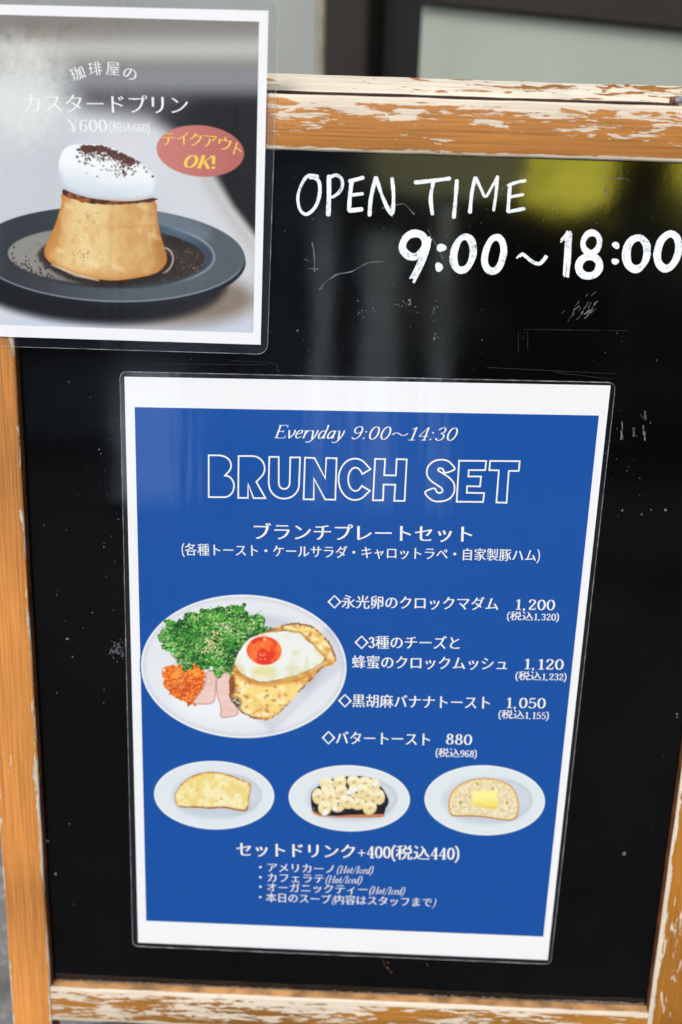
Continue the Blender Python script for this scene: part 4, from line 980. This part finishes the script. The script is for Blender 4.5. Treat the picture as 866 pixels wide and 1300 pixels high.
fbox('cross_beam', brown_m, .056, 1.6, -.012, .12, .720, .82)
fbox('upper_wall', panel2_m, -.082, 1.9, .0, .12, 2.302, 4.6)
fbox('window_pane', plain('dark_glass', (30, 34, 36), .08, .1, 3), .056, 1.6, .06, .09, .822, 2.3)
fbox('wall_panel', panel2_m, 1.602, 7.0, .0, .12, 0, 2.3); fbox('wall_panel', panel2_m, -7.0, -1.902, .0, .12, 0, 4.6)
fbox('skirting', dark_m, -1.9, -.084, .0, .118, 0, .048)

# across the street, out of view: invented to be reflected in board and film
far = bpy.data.objects.new('added_street_building', None); col.objects.link(far); far.location = (0, -10.5, 0)
tag(far, 'dark brick building with tall windows across the street, added for reflections', 'building')
brick = plain('added_dark_brick', (86, 66, 56), .85, .3, 6)
glassd = plain('added_far_window_glass', (30, 40, 52), .15, .2, 2)
bm = bmesh.new(); add_box(bm, .3, 14, -6, 0, 0, 5.2); bm_obj('wall', bm, brick, far)  # wall of the building added for reflections
bm = bmesh.new(); add_box(bm, -14, .298, -6, 0, 0, 5.2); bm_obj('wall', bm, plain('added_pale_plaster', (214, 214, 210), .8, .1, 2), far)  # pale half added to lighten the film's reflection at the left
for k in range(9):
    for zz_ in (.7, 3.1):
        x = -12 + k * 3
        bm = bmesh.new(); add_box(bm, x - .65, x + .65, .002, .05, zz_, zz_ + 1.6, .01); wf = bm_obj('window', bm, plain('added_window_frame_paint', (150, 150, 145), .5) if k == 0 and zz_ < 1 else bpy.data.materials['added_window_frame_paint'], far)  # window of the building added for reflections
        bm = bmesh.new(); add_box(bm, x - .58, x + .58, .052, .06, zz_ + .07, zz_ + 1.53); bm_obj('pane', bm, glassd, wf)

def lit(name, c, strength, rib=60):
    b = NB(name); sx = b.n('ShaderNodeSeparateXYZ', i_0=b.coord()); r = b.math('SINE', b.math('MULTIPLY', sx.outputs[2], rib * 2))
    n = b.noise(6, 3, b.coord()); k = b.math('MULTIPLY', b.smooth(r, -1, 1, .75, 1.0), b.smooth(n, .3, .7, .7, 1.15))
    e = b.n('ShaderNodeBsdfPrincipled', i_Base_Color=lin(*c), i_Roughness=.7, i_Emission_Color=lin(*c)); b.t.links.new(b.math('MULTIPLY', k, strength), e.inputs['Emission Strength'])
    b.t.links.new(e.outputs[0], b.out.inputs[0]); return b.m
LY = -4.0
rack = bpy.data.objects.new('added_lantern_rack', None); col.objects.link(rack); rack.location = (.9, LY, 0)
tag(rack, 'added dark metal rack for the made-up lanterns across the street', 'rack')
for x in (-1.45, 1.45):
    bm = bmesh.new(); add_tube(bm, (x, 0, .006), (x, 0, 2.2), .02); bm_obj('added_rack_post', bm, dark_m, rack)
bm = bmesh.new(); add_tube(bm, (-1.47, 0, 2.22), (1.47, 0, 2.22), .02); bm_obj('added_rack_crossbar', bm, dark_m, rack)
yl = lit('yellow_reflection_glow', (214, 200, 66), 9.0); ol = lit('olive_reflection_glow', (150, 146, 104), 4.2)  # glowing shapes invented out of view for the board's coloured reflections
for nm, x, z0, z1, r, mt, lb in (('added_lantern', .76, 1.28, 1.95, .175, yl, 'added glowing yellow lantern for the board reflection, in the middle of the rack'), ('added_lantern', 1.37, 1.33, 1.95, .17, yl, 'added glowing yellow lantern for the board reflection, at the right of the rack'),
                             ('added_lantern', .30, 1.34, 1.95, .30, ol, 'added wide dim olive lantern for the board reflection, at the left of the rack')):
    e = bpy.data.objects.new(nm, None); col.objects.link(e); e.location = (x, LY, z0); tag(e, lb, 'lantern', 'added lanterns for reflections')
    bm = bmesh.new(); n = 24; H = z1 - z0; rows = []
    for j in range(17):
        t = j / 16; rr = r * (1 - abs(2 * t - 1) ** 8) ** .5 * (1 + .02 * (j % 2)) + .012
        rows.append([bm.verts.new((rr * math.cos(2 * math.pi * i / n), rr * math.sin(2 * math.pi * i / n), t * H)) for i in range(n)])
    for j in range(16):
        for i in range(n): bm.faces.new((rows[j][i], rows[j][(i + 1) % n], rows[j + 1][(i + 1) % n], rows[j + 1][i]))
    bm_obj('added_lantern_shade', bm, mt, e, smooth=True)
    bm = bmesh.new(); add_tube(bm, (0, 0, H), (0, 0, 2.205 - z0), .004, 6); bm_obj('cord', bm, dark_m, e)
    bm = bmesh.new(); add_tube(bm, (0, 0, H - .01), (0, 0, H + .02), .05, 16); bm_obj('cap', bm, dark_m, e)
    bm = bmesh.new(); add_tube(bm, (0, 0, -.02), (0, 0, .01), .05, 16); bm_obj('base_ring', bm, dark_m, e)

white_p = lit('white_reflection_glow', (225, 236, 250), .9, 0)  # glowing panels added out of view to put pale streaks in the film
for x, wd, h, lb in ((-.98, .30, .62, 'added low wide white glow panel for reflections at the far left'), (-.20, .09, 1.35, 'added narrow white glow panel for reflections, second from the left across the street'), (.06, .15, 1.25, 'added tall white glow panel of medium width for reflections, third from the left'), (.33, .07, 1.40, 'added tallest and narrowest white glow panel for reflections, rightmost across the street')):
    e = bpy.data.objects.new('added_glow_panel', None); col.objects.link(e); e.location = (x, -4.6, .008); tag(e, lb, 'glow panel', 'added white glow panels for reflections')
    bm = bmesh.new(); add_box(bm, -wd / 2, wd / 2, -.02, .02, .032, h, .005); bm_obj('added_panel', bm, white_p, e)
    bm = bmesh.new(); add_box(bm, -wd / 2 - .04, wd / 2 + .04, -.12, .12, 0, .03, .01); bm_obj('added_panel_foot', bm, dark_m, e)
